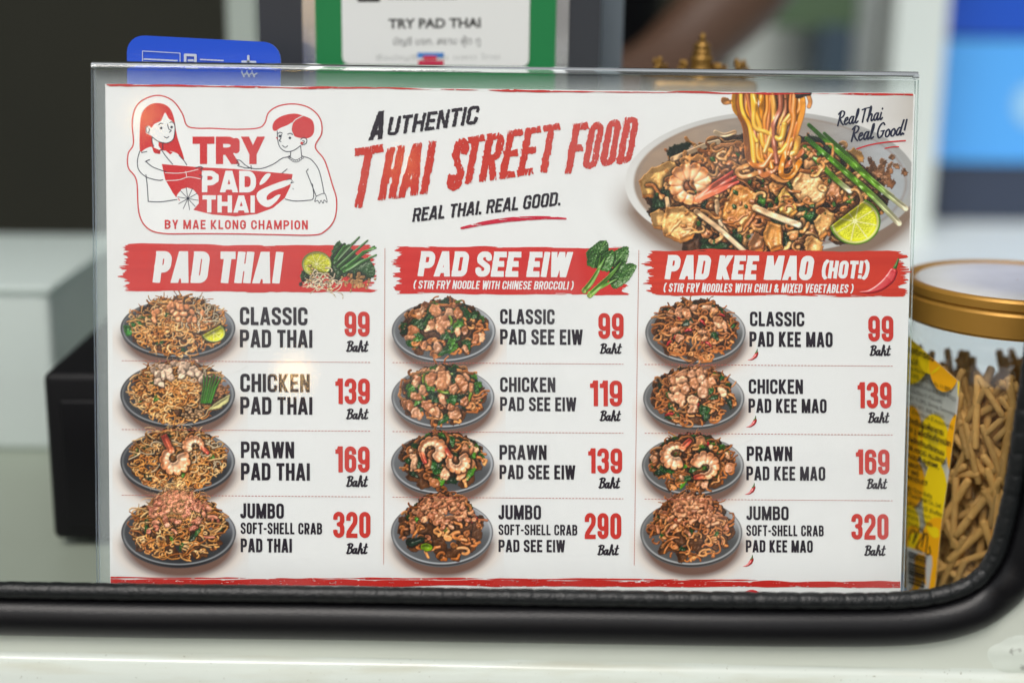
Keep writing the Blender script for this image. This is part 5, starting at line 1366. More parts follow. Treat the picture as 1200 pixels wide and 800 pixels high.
# the dented, scuffed weld lump at the lower right corner
M_SCUFF = mat('scuffed cream paint', (0.57, 0.62, 0.56), 0.32, nscale=150, var=(0.09, 0.085, 0.07), bump=.1, bscale=300)
rmp = M_SCUFF.node_tree.nodes.new('ShaderNodeValToRGB'); rmp.color_ramp.elements[0].position = .60; rmp.color_ramp.elements[1].position = .70
for l_ in list(M_SCUFF.node_tree.links):
    if l_.to_node.type == 'MIX' and l_.to_socket == l_.to_node.inputs[0]:
        M_SCUFF.node_tree.links.new(l_.from_socket, rmp.inputs[0]); M_SCUFF.node_tree.links.new(rmp.outputs[0], l_.to_node.inputs[0]); break
lc = on_wall(1196, 764); V = []; F = []; nu, nv = 60, 40
for i in range(nu):
    for j in range(nv):
        u, v = i / (nu - 1) * 2 - 1, j / (nv - 1) * 2 - 1
        h = max(0, 1 - u ** 2) ** .8 * max(0, 1 - v ** 2) ** .8
        n_ = float(fbm(u * 1.5 + 4, v * 1.1 + 2, 5, 2)); n2_ = float(vnoise(u * 4 + 1, v * 3, 9))
        V.append(lc + np.array([u * .0175, -WS * u * .0175, v * .0115]) + WN * (-.0014 + h * (.0026 + .0042 * max(0, n_ - .38) + .0005 * (n2_ - .5) + .0016 * max(0, .4 - abs(v + .55)))))
for i in range(nu - 1):
    for j in range(nv - 1): F.append((i * nv + j, (i + 1) * nv + j, (i + 1) * nv + j + 1, i * nv + j + 1))
mesh_py('weld_lump', V, F, M_SCUFF, body, smooth=True)

# ================================================================== JAR OF CRISPY STICKS
JY = .062
jl = at(1064, 330, JY); jc = at(1192, 330, JY); JR = jc[0] - jl[0]; JX = jc[0]
jt = at(1192, 327, JY); ZT = jt[2]; JC = np.array([JX, JY, CZ])
HT = ZT - CZ
LH = .0158
M_GOLD = mat('gold metallic plastic lid', (0.52, 0.27, 0.045), 0.42, metal=.45, noise=.15, nscale=40, bump=.05, bscale=400)
M_LIDTOP = mat('clear glossy lid top over silver foil', (0.92, 0.94, 0.94), 0.36, metal=.1, noise=.3, nscale=45, bump=.3, bscale=60)
M_PET = clear_mat('clear plastic jar', 1.72, 0.03, (.95, .97, .955), bump=.25, bscale=22)
jar = empty('snack_jar', JC, 'clear plastic jar with gold lid and yellow label beside the menu', 'jar')
rl = JR
lathe('lid', JC, [(rl * .955, HT - LH), (rl * .985, HT - LH), (rl * .985, HT - LH + .0006), (rl, HT - LH + .001), (rl, HT - .0066), (rl * .985, HT - .0056), (rl * .985, HT - .0050), (rl, HT - .0042), (rl, HT - .0014), (rl * .985, HT - .0004),
                  (rl * .96, HT), (rl * .93, HT - .0002), (rl * .905, HT - .0012), (rl * .90, HT - .0022)], M_GOLD, jar, n=200, smooth=False)
lathe('lid_top', JC, [(rl * .902, HT - .0021), (rl * .88, HT - .0010), (rl * .86, HT - .0006), (rl * .5, HT - .0004), (.0004, HT - .0003)], M_LIDTOP, jar)
rb = JR * .965
lathe('jar_body', JC, [(.001, .0012), (rb * .9, .0012), (rb * .97, .003), (rb, .007), (rb, HT - LH - .022), (rb * .995, HT - LH - .0185), (rb * .97, HT - LH - .0150), (rb * .945, HT - LH - .0125), (rb * .935, HT - LH - .010), (rb * .94, HT - LH - .0085), (rb * .945, HT - LH - .007), (rb * .93, HT - LH - .005), (rb * .93, HT - LH + .002)], M_PET, jar)
def on_jar(off):
    rr = rb + off
    def f(px, py):
        d = ray(np.asarray(px, float), np.asarray(py, float)); o_ = CAM_P[:2] - JC[:2]
        A = (d[..., :2] ** 2).sum(-1); B = (d[..., :2] * o_).sum(-1); C_ = o_ @ o_ - rr * rr
        disc = np.maximum(B * B - A * C_, 1e-9); t = (-B - np.sqrt(disc)) / A
        return CAM_P + t[..., None] * d
    return f
LBL = [(1020, 352), (1050, 380), (1068, 397), (1125, 447.5), (1122, 480), (1113, 548), (1104, 610), (1095, 700), (1092, 740), (1020, 740)]
LJ = on_jar(.0003); LJ1 = on_jar(.00045); LJ2 = on_jar(.0008); LJ3 = on_jar(.0009)
X, Y = grid(1062.5, 345, 1130, 742, .6); LSD = poly_sd(X, Y, LBL)
M_LABEL = print_mat('glossy label', .3, .02, 900)
lab = cut('label', LSD, X[0, 0], Y[0, 0], .6, lin((236, 238, 232)) * .8, LJ, jar, M_LABEL)
lab['label'] = 'yellow and white slanted paper label with Thai writing and a barcode'
YE, OG = np.array([.95, .70, .012]), np.array([.95, .46, .010])
def oval(cx, cy, rx, ry, c):
    X, Y = grid(max(1062.6, cx - rx - 2), cy - ry - 2, cx + rx + 2, cy + ry + 2, .5)
    d = (np.hypot((X - cx) / rx, (Y - cy) / ry) - 1) * min(rx, ry)
    d = np.maximum(d, poly_sd(X, Y, LBL) + .3)
    cut('dot', d, X[0, 0], Y[0, 0], .5, c, on_jar(.00045 + 1.2e-5 * len(DOTS)), lab, M_LABEL); DOTS.append(1)
DOTS = []
for a in [(1068, 392, 14, 16, YE), (1090, 418, 14, 20, YE), (1066, 422, 22, 28, YE), (1107, 428, 18, 31, OG), (1128, 455, 6, 22, YE), (1068, 510, 13, 35, OG), (1094, 517, 18, 32, YE), (1122, 525, 13, 40, OG), (1062, 565, 22, 32, OG), (1096, 585, 15, 45, YE), (1066, 618, 12, 26, YE), (1098, 650, 22, 44, OG), (1070, 655, 14, 40, OG)]:
    oval(*a)
KT = lin((40, 36, 30))
def lt(t, x0, y0, x1, y1, size, bold=0.0):
    put_type('label_lettering', t, x0, y0, size, KT, LJ2, lab, slope=(y1 - y0) / (x1 - x0), width=x1 - x0, bold=bold)
for a in [('ทอดกรอบ', 1063, 411.5, 1094, 423, 10.5, .02), ('ฺอปส์', 1064, 425, 1077, 429, 9, .02), ('mp Flavour', 1064, 432, 1087, 440, 6, .01), ('10.00%, น้ำมันปาล์ม 11.00%,', 1064, 440, 1114, 459, 7, 0),
          ('ตถุ, วัตถุเจือปนอาหาร (INS 450(i),', 1063, 449, 1120, 469.5, 6.6, 0), ('สไอโอเดียม 5\'-กัวไนเลต,', 1063, 458, 1104, 473, 6.6, 0), ('พริก 11.00%, Shrimp Seasoning', 1063, 466, 1119, 487, 6.6, 0),
          ('ส INS 471, INS 500(ii),', 1063, 474, 1107, 491, 6.6, 0), ('บ, Disodium 5\'-Inosinate)', 1063, 482, 1116, 502, 6.6, 0), ('สำหรับผู้แพ้อาหาร:', 1063, 494, 1106, 510, 9, .03), ('กุ้ง ปู ผลิตภัณฑ์จากปลา', 1063, 504, 1114, 523, 9, .03),
          ('มีผลิตภัณฑ์จากนม', 1063, 515, 1106, 533.5, 8.5, .03), ('OR FOOD ALLERGY:', 1063, 525.5, 1109, 544, 7.4, .03), ('FLOUR, SHRIMP,', 1063, 535, 1100, 549, 7, .03), ('ODUCT,', 1063, 545, 1082, 551, 7, .03),
          ('T AND', 1063, 553, 1077, 558, 7, .03), ('PRODUCT', 1063, 561, 1087, 569, 7, .03), ('ฟู้ด รีเทล จำกัด', 1063, 573, 1092, 584, 6.6, .01), ('d Food Retail Co., Ltd.', 1063, 580, 1103, 595, 6.8, .01), ('ปทุมธานี จำกัด', 1063, 590, 1103, 605, 6.8, .01),
          ('ถนนบางนา', 1063, 598, 1090, 608, 6, 0), ('สมุทร 74000', 1063, 605, 1092, 617.5, 6.4, 0), ('โทรศัพท์', 1063, 614, 1083, 622, 6, 0)]:
    lt(*a)
# outlined handwriting and the barcode
for P in [[(1065, 632), (1068, 621), (1073, 624), (1070, 636), (1078, 620), (1082, 627), (1074, 640), (1080, 646)], [(1080, 640), (1084, 625), (1087, 629), (1085, 648), (1090, 648), (1089, 640)]]:
    stroke('drawn_line', P, .7, KT, LJ2, lab, n=6)
bc = [(1062.6, 640), (1092, 651), (1092.5, 660), (1086, 705), (1062.6, 705)]
X, Y = grid(1062.6, 636, 1096, 708, .5)
cut('barcode_panel', np.maximum(poly_sd(X, Y, bc), LSD.max() * 0 + poly_sd(X, Y, LBL)), X[0, 0], Y[0, 0], .5, lin((228, 230, 228)) * .8, on_jar(.00072), lab, M_LABEL)
rng = np.random.RandomState(5); d = np.full(X.shape, 1e9); yy = 646.0
while yy < 700:
    w_ = rng.choice([.35, .35, .7, 1.1]); d = np.minimum(d, np.abs(Y - (X - 1063) * .34 - yy) - w_); yy += w_ * 2 + rng.choice([.8, 1.1, 1.6])
d = np.maximum(d, X - 1086 + (Y - 650) * .07)
d = np.maximum(d, poly_sd(X, Y, bc) + 1.5)
cut('barcode', d, X[0, 0], Y[0, 0], .5, KT, LJ3, lab, M_LABEL)
# the sticks inside: each a thing of its own
M_STK = mat('fried golden dough', (0.80, 0.49, 0.16), 0.7, nscale=240, var=(0.56, 0.28, 0.065), bump=.4, bscale=700)
nt = M_STK.node_tree; oi = nt.nodes.new('ShaderNodeObjectInfo'); hv = nt.nodes.new('ShaderNodeHueSaturation'); mr = nt.nodes.new('ShaderNodeMapRange')
mr.inputs[3].default_value = .62; mr.inputs[4].default_value = 1.12; b_ = nt.nodes['Principled BSDF']; src = b_.inputs['Base Color'].links[0].from_socket
nt.links.new(oi.outputs['Random'], mr.inputs[0]); nt.links.new(mr.outputs[0], hv.inputs['Value']); nt.links.new(src, hv.inputs['Color']); nt.links.new(hv.outputs[0], b_.inputs['Base Color'])
def stick_mesh(seed, Ls, rs):
    rng = np.random.RandomState(seed); V = []; F = []; n = 10; k = 9
    rad = [.0, .75, 1, 1, 1, 1, 1, .97, .72, 0]
    z = [-.5, -.495, -.47, -.3, -.1, .1, .3, .47, .495, .5]
    bx, by = rng.uniform(-.02, .02, 2)
    for i in range(n):
        for q in range(k):
            a = 2 * math.pi * q / k; r_ = rs * rad[i] * (1 + .08 * (rng.rand() - .5))
            V.append((r_ * math.cos(a) + bx * Ls * (z[i] ** 2 - .1) * 2, r_ * math.sin(a) + by * Ls * (z[i] ** 2 - .1) * 2, z[i] * Ls))
    for i in range(n - 1):
        for q in range(k): F.append((i * k + q, i * k + (q + 1) % k, (i + 1) * k + (q + 1) % k, (i + 1) * k + q))
    me = bpy.data.meshes.new('crispy_stick'); me.from_pydata(V, [], F); me.polygons.foreach_set('use_smooth', [True] * len(F)); me.materials.append(M_STK); return me
SM = [stick_mesh(i, L_, r_) for i, (L_, r_) in enumerate(((.030, .0015), (.026, .00135), (.038, .0016), (.018, .0014), (.032, .0017)))]
rng = np.random.RandomState(12); placed = 0; top_z = at(1170, 452, JY - rb)[2] - CZ
while placed < 290:
    me = SM[rng.randint(5)]; a = rng.uniform(R(150), R(345)); lay = rng.choice([0, 0, 0, 1, 2]); rr = rb - .0034 - lay * .0045
    z = rng.uniform(.006, top_z - .004 - lay * .001)
    Lh = max(v.co.z for v in me.vertices); tilt = rng.normal() * .75
    half = Lh * math.cos(tilt)
    if z - half < .003 or z + half > top_z + .003: continue
    # keep the ends inside the wall: a chord tilted by 'tilt' in the tangent plane
    rr = min(rr, math.sqrt(max((rb - .0030) ** 2 - (Lh * math.sin(tilt)) ** 2, 1e-6)) - lay * .0042)
    o = bpy.data.objects.new('crispy_stick', me); COL.objects.link(o)
    o.location = (JC[0] + rr * math.cos(a), JC[1] + rr * math.sin(a), JC[2] + z)
    o.rotation_euler = Matrix.Rotation(a, 3, 'Z').to_4x4().to_3x3().__matmul__(Matrix.Rotation(tilt, 3, 'X')).to_euler()
    tag(o, 'thin golden fried stick inside the clear jar', 'snack stick', 'crispy sticks packed in the jar'); placed += 1

V = []; F = []
for _ in range(900):
    me = SM[rng.randint(5)]; rr = (rb - .012) * math.sqrt(rng.uniform(.10, 1)); a = rng.uniform(0, 2 * math.pi); tilt = rng.normal() * .8; Lh = .016
    z = rng.uniform(.006, top_z - .012)
    if z - Lh * math.cos(tilt) < .003 or z + Lh * math.cos(tilt) > top_z - .004: continue
    M_ = Matrix.Translation((JC[0] + rr * math.cos(a), JC[1] + rr * math.sin(a), JC[2] + z)) @ (Matrix.Rotation(rng.uniform(0, 6), 4, 'Z') @ Matrix.Rotation(tilt * .6, 4, 'X'))
    b0 = len(V); V += [tuple(M_ @ v.co) for v in me.vertices]; F += [tuple(b0 + i for i in p_.vertices) for p_ in me.polygons]
tag(mesh_py('crispy_stick_filling', V, F, M_STK, origin=JC + [0, 0, .006], smooth=True), 'golden fried sticks deep inside the jar behind the outer layer', 'snack sticks', kind='stuff')

# ================================================================== THINGS BEHIND THE MENU
def on_y(y):
    def f(px, py): return on_plane(np.asarray(px, float), np.asarray(py, float), (0, y, 0), YN)
    return f
def upright(name, x0, y0, x1, y1, y, th, m, r=0.0, parent=None, origin=None, tilt=0.0, bottom=None, bevel=0.0):
    """an upright slab whose picture outline at depth y is the given box; optional rounded corners; bottom = world z"""
    a, b = at(x0, y0, y), at(x1, y1, y); z1 = a[2]; z0 = b[2] if bottom is None else bottom
    yr = 55 if y0 < 0 else y0
    xa, xb = at(x0, yr, y)[0], at(x1, yr, y)[0]
    P = []
    if r > 0:
        for cx, cz, a0 in ((xb - r, z1 - r, 90), (xb - r, z0 + r, 0), (xa + r, z0 + r, -90), (xa + r, z1 - r, 180)):
            for k in range(7): t = R(a0 - 15 * k); P.append((cx + r * math.cos(t), cz + r * math.sin(t)))
    else:
        P = [(xb, z1), (xb, z0), (xa, z0), (xa, z1)]
    c = ((xa + xb) / 2, z1)
    ct, st = math.cos(tilt), math.sin(tilt)
    P = [(c[0] + (px - c[0]) * ct - (pz - c[1]) * st, c[1] + (px - c[0]) * st + (pz - c[1]) * ct) for px, pz in P]
    n = len(P)
    V = [(px, y, pz) for px, pz in P] + [(px, y + th, pz) for px, pz in P]
    F = [tuple(range(n)), tuple(range(n, 2 * n))[::-1]] + [(i, n + i, n + (i + 1) % n, (i + 1) % n) for i in range(n)]
    return mesh_py(name, V, F, m, parent, origin, bevel=bevel)

wt = on_z(1105, 256, CZ + .004); wt2 = on_z(1500, 244, CZ + .004)
tag(quad_box('white_tray', [(JC[0] - .05, JY + .07, CZ + .006), (1.0, JY + .02, CZ + .006), (1.3, wt2[1], CZ + .006), (at(1040, 300, .9)[0], wt[1], CZ + .006)], (0, 0, -.005), mat('white enamel', (.72, .79, .78), .4, noise=.1, nscale=7), origin=(JC[0] + .1, JY + .1, CZ)), 'broad pale white tray on the counter behind the jar', 'tray')

# blue payment card
BY = .052
M_BLUE = mat('blue glossy plastic', (.004, .075, .62), .35, noise=.05, nscale=30)
bc0 = at(239, 120, BY)
blue = upright('payment_sign', 148.5, 44.5, 329, 130, BY, .0016, M_BLUE, r=.0065, origin=(bc0[0], BY, CZ), tilt=-R(2.2), bottom=CZ)
tag(blue, 'blue rounded plastic card with white symbols standing behind the menu top', 'card sign')
BJ = on_y(BY - .0006); WB = lin((215, 225, 240)) * .8
def bl(P, hw, closed=False): stroke('card_symbol', P, hw, WB, BJ, blue, closed, n=1, smooth=False)
bl([(167, 60), (211, 62.5), (211, 79), (167, 77)], .45, True)
for yy in (69.5, 73, 76.5):
    for k in range(8): bl([(169 + k * 5, yy + k * .25), (172.4 + k * 5, yy + k * .25)], .9)
bl([(217, 64.5), (229, 65), (229, 78), (217, 77.5)], 1.5, True); bl([(221, 71), (226, 71)], 1.2); bl([(221, 75), (228, 75)], .8)
for yy in (70, 74.5):
    for k in range(7): bl([(235 + k * 4, yy + k * .2), (237.6 + k * 4, yy + k * .2)], .8)
bl([(291, 66), (291, 79)], 1.4); bl([(284, 72.5), (299, 73)], 1.4)
for k in range(6): bl([(283 + k * 3, 84 + (k % 2) * 4), (286 + k * 3, 90 - (k % 2) * 4)], .8)

# QR payment stand: dark frame, chrome bezel, green sheet with a white panel
QY = .115
M_FRAME = mat('dark grey plastic frame', (.028, .032, .040), .4, noise=.1, nscale=20)
M_CHROME = mat('brushed metal bezel', (.62, .62, .62), .22, metal=.9, noise=.1, nscale=60)
qo = at(500, 100, QY)
stand = empty('display_stand', (qo[0], QY, CZ), 'dark framed counter sign with green sheet and white panel reading TRY PAD THAI', 'counter sign')
upright('frame', 304, -260, 703, 90, QY, .012, M_FRAME, r=.004, parent=stand, bottom=CZ)
upright('bezel', 355, -230, 666, 90, QY - .0012, .0011, M_CHROME, r=.003, parent=stand, bottom=CZ + .012)
gs = upright('green_sheet', 370, -216, 651, 90, QY - .0022, .0009, mat('green printed sheet', tuple(lin((0, 122, 62))), .5, noise=.1, nscale=25), parent=stand, bottom=CZ + .016)
wp = upright('white_panel', 401, -186, 620, 78.5, QY - .0028, .0005, mat('white printed panel', (.74, .76, .74), .5, noise=.04, nscale=30), r=.003, parent=stand)
QJ = on_y(QY - .0029); KK = lin((52, 52, 50))
put_type('panel_lettering', 'TRY PAD THAI', 455.5, 33.5, 15.5, KK, QJ, wp, slope=-.012, width=108, bold=.03)
put_type('panel_lettering', 'บัญชี บจก. สยาม ฟู้ด ทู', 460, 53, 12, lin((110, 112, 112)), QJ, wp, slope=-.01, width=102)
put_type('panel_lettering', 'ชื่อบัญชี ทราย แพด ไทย', 440, 71, 8, lin((185, 188, 186)), QJ, wp, slope=-.01, width=145)
put_type('panel_lettering', 'Scan to pay', 470, 2.0, 22, lin((70, 70, 68)), QJ, wp, slope=-.012, width=80, bold=.03) if False else None
stroke('panel_bar', [(421, 0), (443, 0)], 2.6, KK, QJ, wp, n=1, smooth=False)
for k in range(9): stroke('panel_bar', [(456 + k * 9, -3), (460 + k * 9 + (k % 3), -3)], 2.4, KK, QJ, wp, n=1, smooth=False)
for x0, x1, c in ((492, 517, (70, 130, 200)),): stroke('panel_mark', [(x0, 65), (x1, 65)], 4.2, lin(c), QJ, wp, n=1, smooth=False)
stroke('panel_mark', [(493, 74), (517, 74)], 4.6, lin((190, 50, 80)), QJ, wp, n=1, smooth=False); stroke('panel_mark', [(498, 68), (510, 68)], 2.4, lin((200, 50, 70)), on_y(QY - .00295), wp, n=1, smooth=False)

# pale blue-grey post of the truck interior beside the stand
M_STEEL = mat('pale blue grey painted metal', (.20, .25, .29), .4, noise=.1, nscale=20)
tag(upright('metal_post', 704, -300, 729.5, 90, .17, .012, M_STEEL, origin=(at(716, 90, .17)[0], .17, CZ), bottom=CZ), 'slim blue grey metal post right of the green counter sign', 'post')

# gold ornament: a tiered crown between leafy side pieces
GY = .135
M_ORN = mat('aged gold', (.36, .20, .045), .38, metal=.7, noise=.6, nscale=160, bump=.6, bscale=260)
gx = at(822, 80, GY); gt = at(822, 39, GY)[2]; S_ = (at(922, 60, GY) - at(822, 60, GY)).length / 100      # metres per picture pixel there
orn = empty('gold_ornament', (gx[0], GY, CZ), 'small tiered gold ornament with leafy sides rising above the clear stand', 'ornament')
px_ = lambda r, y: (r * S_, gt - CZ - (y - 39) * S_)
lathe('crown', (gx[0], GY, CZ), [px_(.3, 38.5), px_(3, 40), px_(4.6, 43), px_(4, 46), px_(3, 47.5), px_(7, 49), px_(10.5, 53), px_(11, 56), px_(8, 57), px_(11.5, 59.5), px_(12, 62.5), px_(9, 63.5), px_(13, 65), px_(14, 68), px_(13, 73), px_(13.5, 80), px_(18, 90), px_(24, 110), px_(25, 300)], M_ORN, orn, n=40)
rng = np.random.RandomState(8)
def leafy(cx, cy, w, h, n, seed):
    rng = np.random.RandomState(seed); V = []; F = []
    for k in range(n):
        bx, by = cx + rng.normal() * w * .35, cy + abs(rng.normal()) * h * .5; r_ = rng.uniform(2.2, 4.2); c = at(bx, by, GY - .003 + rng.uniform(-.004, .004))
        base = len(V)
        for i in range(7):
            for q in range(8):
                t = math.pi * i / 6; a = 2 * math.pi * q / 8
                V.append((c[0] + r_ * S_ * math.sin(t) * math.cos(a) * .8, c[1] + r_ * S_ * math.sin(t) * math.sin(a) * .6, c[2] + r_ * S_ * 1.35 * math.cos(t)))
        for i in range(6):
            for q in range(8): F.append((base + i * 8 + q, base + i * 8 + (q + 1) % 8, base + (i + 1) * 8 + (q + 1) % 8, base + (i + 1) * 8 + q))
    mesh_py('leaf_cluster', V, F, M_ORN, orn, smooth=True)
leafy(773, 70, 14, 24, 26, 1); leafy(801, 74, 9, 16, 16, 2); leafy(845, 77, 9, 12, 14, 3); leafy(869, 74, 12, 16, 20, 4)
V = []; F = []
bx0, bx1 = at(760, 92, GY)[0], at(884, 92, GY)[0]
box('base', bx0, bx1, GY - .012, GY + .03, CZ, at(820, 92, GY)[2], M_ORN, orn, bevel=.003)

# black receipt printer at the left
M_BLK = mat('matt black plastic', (.004, .004, .005), .5, noise=.2, nscale=30, bump=.1, bscale=900, spec=.2)
pb = on_z(68, 640, CZ + .001); PY = pb[1]; ptl = at(49, 437, PY)
printer = empty('receipt_printer', (ptl[0] + .08, PY, CZ), 'black box shaped receipt printer behind the left edge of the menu', 'printer')
pz = ptl[2]; back = on_z(108, 366, pz)[1]
box('housing', ptl[0], ptl[0] + .155, PY, min(back, PY + .17), CZ + .004, pz, M_BLK, printer, bevel=.0035)
box('front_panel', ptl[0] + .007, ptl[0] + .150, PY - .0012, PY + .002, CZ + .010, pz - .012, mat('black gloss plastic', (.003, .003, .004), .4, noise=.1, nscale=30, spec=.2), printer, bevel=.001)
for fx in (.012, .135): box('rubber_foot', ptl[0] + fx, ptl[0] + fx + .012, PY + .012, PY + .024, CZ, CZ + .005, M_BLK, printer)

# frosted box farther left
FY = .24
M_FROST = bpy.data.materials.new('frosted acrylic'); M_FROST.use_nodes = True
nt = M_FROST.node_tree; b_ = nt.nodes['Principled BSDF']; b_.inputs['Base Color'].default_value = (.68, .77, .74, 1); b_.inputs['Roughness'].default_value = .4
t_ = nt.nodes.new('ShaderNodeBsdfTransparent'); t_.inputs[0].default_value = (.86, .94, .92, 1); m_ = nt.nodes.new('ShaderNodeMixShader'); m_.inputs[0].default_value = .72
nt.links.new(t_.outputs[0], m_.inputs[1]); nt.links.new(b_.outputs[0], m_.inputs[2]); nt.links.new(m_.outputs[0], nt.nodes['Material Output'].inputs[0])
fa = at(57, 344, FY); fz = fa[2]
fro = empty('display_case', (fa[0] - .12, FY, CZ), 'pale frosted acrylic case at the far left with a lighter top edge', 'display case')
V, F = box_vf(fa[0] - .26, fa[0], FY, FY + .16, CZ, fz); mesh_py('case_wall', V, F, M_FROST, fro, bevel=.003)
box('lid', fa[0] - .262, fa[0] + .002, FY - .002, FY + .162, fz + .0004, fz + .0036, M_FROST, fro, bevel=.001)

# far post on the left and the pale kitchen side on the right
M_PALE = mat('pale grey green painted panel', (.42, .49, .44), .5, noise=.1, nscale=5)
tag(upright('window_post', 267, -220, 301, 330, .40, .02, M_PALE, origin=(at(284, 300, .40)[0], .40, CZ), bottom=CZ), 'pale upright post in the dark interior behind the blue card', 'post')
RY = 1.25
tag(upright('pale_panel', 858, -420, 1036, 330, RY, .02, mat('pale kitchen panel', (.62, .68, .64), .5, noise=.25, nscale=4), origin=(at(940, 300, RY)[0], RY, CZ), bottom=CZ), 'pale wall panel seen between the arm and the white door post', 'panel')
tag(upright('hanging_cloth', 905, -300, 1003, 34, RY - .08, .01, mat('dull green cloth', (.10, .17, .09), .8, noise=.3, nscale=9), origin=(at(950, 34, RY)[0], RY - .08, .2)), 'blurred dull green cloth hanging high on the pale panel', 'cloth')
tag(upright('blue_container', 964, 30, 1001, 110, RY - .10, .06, mat('dark blue plastic', (.05, .085, .12), .5, noise=.2, nscale=9), r=.01, origin=(at(980, 110, RY)[0], RY - .1, CZ), bottom=CZ), 'dark blue grey container standing before the pale panel', 'container')
tag(upright('door_edge', 1034, -420, 1047, 330, .95, .02, mat('dark rubber seal', (.012, .014, .014), .6, noise=.2), origin=(at(1040, 300, .95)[0], .95, CZ), bottom=CZ), 'thin dark vertical seal left of the wide white post', 'door seal')
tag(upright('door_post', 1047, -420, 1108, 330, .90, .04, mat('white painted post', (.66, .73, .70), .4, noise=.1, nscale=9), origin=(at(1077, 300, .9)[0], .9, CZ), bottom=CZ), 'wide pale painted post left of the blue poster', 'post')
SY = 1.02
M_POST = [mat('poster ' + n_, tuple(lin(c)), .45, noise=.08, nscale=6) for n_, c in (('deep blue', (14, 78, 190)), ('sky blue', (84, 170, 245)), ('navy', (50, 60, 80)))]
poster = empty('blue_poster', (at(1180, 262, SY)[0], SY, CZ), 'large blue poster with dark blue top and navy base at the right', 'poster')
upright('top_band', 1106, -420, 1420, 46, SY, .004, M_POST[0], parent=poster)
upright('middle_band', 1106, 46, 1420, 193, SY + .0004, .004, M_POST[1], parent=poster)
upright('bottom_band', 1100, 193, 1420, 330, SY, .004, M_POST[2], parent=poster, bottom=CZ)
X, Y = grid(1180, 90, 1240, 160, 1.0)
cut('round_emblem', np.hypot(X - 1214, Y - 124) - 27, 1180, 90, 1.0, lin((150, 200, 235)), on_y(SY - .001), poster)

# the vendor: black shirt, bare arm reaching down behind the ornament
M_SKIN = mat('brown skin', (.095, .047, .025), .5, noise=.2, nscale=20)
M_SHIRT = mat('black cotton', (.003, .003, .004), .95, noise=.3, nscale=30, spec=.1)
VY = .62
hand = at(735, 128, VY - .10); wrist = at(772, 84, VY - .06); elb = at(905, -42, VY); sho = at(860, -330, VY + .14)
def skin_body(name, pts, edges, rad, m, parent=None, origin=None, root=0):
    me = bpy.data.meshes.new(name); off = np.array(world_loc(parent)) if parent is not None else np.array(origin)
    me.from_pydata([tuple(np.array(p) - off) for p in pts], edges, []); o = link_mesh(name, me, m, parent, origin)
    sk = o.modifiers.new('skin', 'SKIN'); sk.use_smooth_shade = True
    for i, r_ in enumerate(rad):
        d = me.skin_vertices[0].data[i]; d.radius = (r_, r_); d.use_root = i == root
    sb = o.modifiers.new('sub', 'SUBSURF'); sb.levels = sb.render_levels = 2
    return o
W = lambda v: np.array(v)
tx = at(565, 0, VY + .22)[0]
pel = np.array([tx, VY + .24, -.20]); che = np.array([tx, VY + .22, .36]); nec = np.array([tx, VY + .22, .50]); hea = np.array([tx, VY + .20, .66]); crn = np.array([tx, VY + .20, .74])
sl_ = np.array([tx + .17, VY + .20, .42]); sr_ = np.array([tx - .15, VY + .20, .42]); el_ = W(elb); wr_ = W(wrist); ha_ = W(hand)
er_ = np.array([tx - .12, VY + .12, .16]); rr_ = np.array([tx - .02, VY + .0, .0])
dirh = (ha_ - wr_) / np.linalg.norm(ha_ - wr_)
perp = np.cross(dirh, [0, 1, 0]); perp /= np.linalg.norm(perp)
pts = [pel, che, nec, hea, crn, sl_, el_, wr_, ha_, sr_, er_, rr_, pel + [.09, 0, -.45], pel + [-.09, 0, -.45], pel + [.09, 0, -.93], pel + [-.09, 0, -.93]]
ed = [(0, 1), (1, 2), (2, 3), (3, 4), (1, 5), (5, 6), (6, 7), (7, 8), (1, 9), (9, 10), (10, 11), (0, 12), (0, 13), (12, 14), (13, 15)]
rad = [.13, .14, .06, .095, .07, .062, .043, .027, .034, .062, .043, .028, .07, .07, .05, .05]
for f_, (L0, sp_) in enumerate(((.075, -.026), (.085, -.010), (.080, .008), (.062, .024))):
    k0 = len(pts); b0 = ha_ + perp * sp_ * .7 + dirh * .02
    pts += [b0, b0 + dirh * L0 * .5 + perp * sp_ * .25 + [0, 0, -.004], b0 + dirh * L0 * .85 + perp * sp_ * .3 + [0, .0, -.020]]; ed += [(8, k0), (k0, k0 + 1), (k0 + 1, k0 + 2)]; rad += [.0105, .009, .0075]
k0 = len(pts); pts += [wr_ + dirh * .03 - perp * .030, wr_ + dirh * .06 - perp * .048]; ed += [(8, k0), (k0, k0 + 1)]; rad += [.011, .009]
person = skin_body('person', pts, ed, rad, M_SKIN, origin=pel + [0, 0, -.95], root=0)
tag(person, 'person in black behind the counter reaching down with a bare brown arm', 'person')
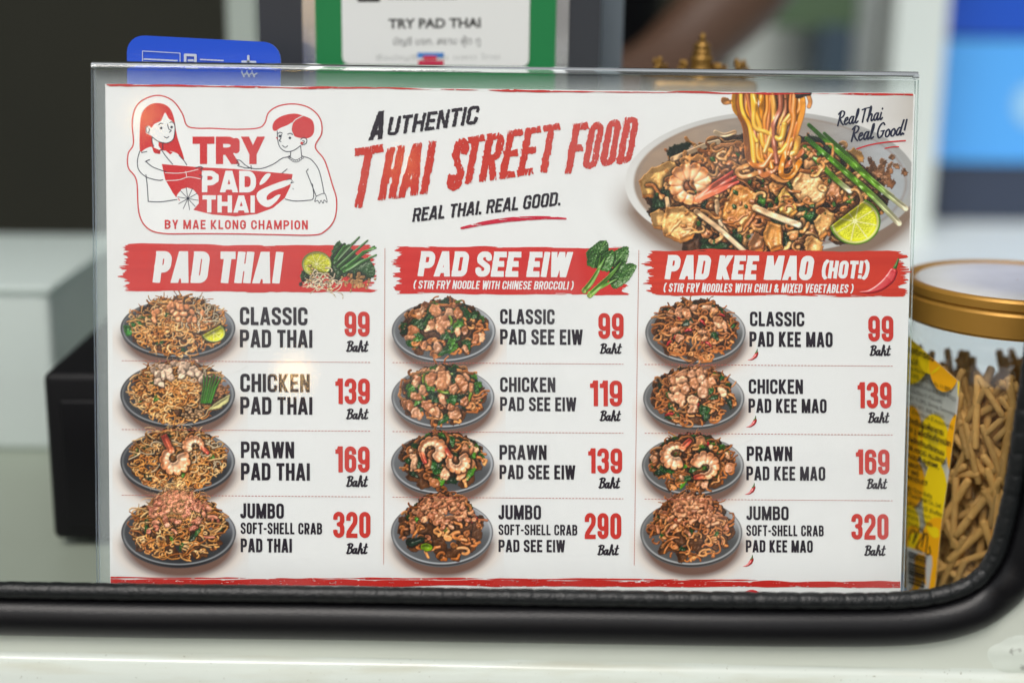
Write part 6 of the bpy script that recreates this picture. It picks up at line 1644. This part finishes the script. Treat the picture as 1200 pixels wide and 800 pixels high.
skin_body('shirt', [pel + [0, 0, -.02], (pel + che) / 2, che, nec + [0, 0, -.06], sl_, sl_ + (el_ - sl_) * .45, sr_, sr_ + (er_ - sr_) * .45],
          [(0, 1), (1, 2), (2, 3), (2, 4), (4, 5), (2, 6), (6, 7)], [.165, .17, .175, .075, .085, .072, .085, .072], M_SHIRT, person)
skin_body('trousers', [pel + [0, 0, 0], pel + [.09, 0, -.45], pel + [-.09, 0, -.45], pel + [.09, 0, -.90], pel + [-.09, 0, -.90]], [(0, 1), (0, 2), (1, 3), (2, 4)], [.155, .09, .09, .07, .07], M_SHIRT, person)
skin_body('hair', [hea + [0, .01, .03], crn + [0, .01, .01]], [(0, 1)], [.098, .085], M_SHIRT, person)

# ================================================================== warm bulbs over the customers' side (their glints show in the acrylic)
M_BULB = mat('lit bulb glass', (1, .8, .5), .3, emit=(1.0, .62, .25), es=26)
M_CAP = mat('black lamp cap', (.02, .02, .02), .4)
def bulb(px, py, dist, r, label, es=None):
    p0 = on_plane(np.array(float(px)), np.array(float(py)), KN * WO, KN); d = (p0 - CAM_P) / np.linalg.norm(p0 - CAM_P)
    rd = d - 2 * (d @ KN) * KN; c = p0 + rd * dist
    o = empty('bulb', c, label, 'light bulb', 'hanging bulbs in front of the truck')
    m = M_BULB
    if es: m = M_BULB.copy(); m.node_tree.nodes['Principled BSDF'].inputs['Emission Strength'].default_value = es
    lathe('glass', c, [(.001, -r), (r * .6, -r * .8), (r, 0), (r * .75, r * .7), (r * .4, r * 1.2)], m, o, n=24)
    lathe('cap', c, [(r * .42, r * 1.15), (r * .42, r * 2), (.001, r * 2.1)], M_CAP, o, n=16)
    lathe('cord', c, [(.003, r * 2.0), (.003, r * 2 + 1.2)], M_CAP, o, n=8)
bulb(344, 440, 2.6, .030, 'lit warm bulb mirrored over the CHICKEN line of the menu', 34)
bulb(474, 194, 3.2, .030, 'lit warm bulb mirrored over the red THAI title', 11)
bulb(168, 140, 3.0, .036, 'lit warm bulb mirrored over the hair in the emblem', 12)
bulb(206, 592, 2.4, .034, 'lit bulb mirrored over the lowest left dish', 9)
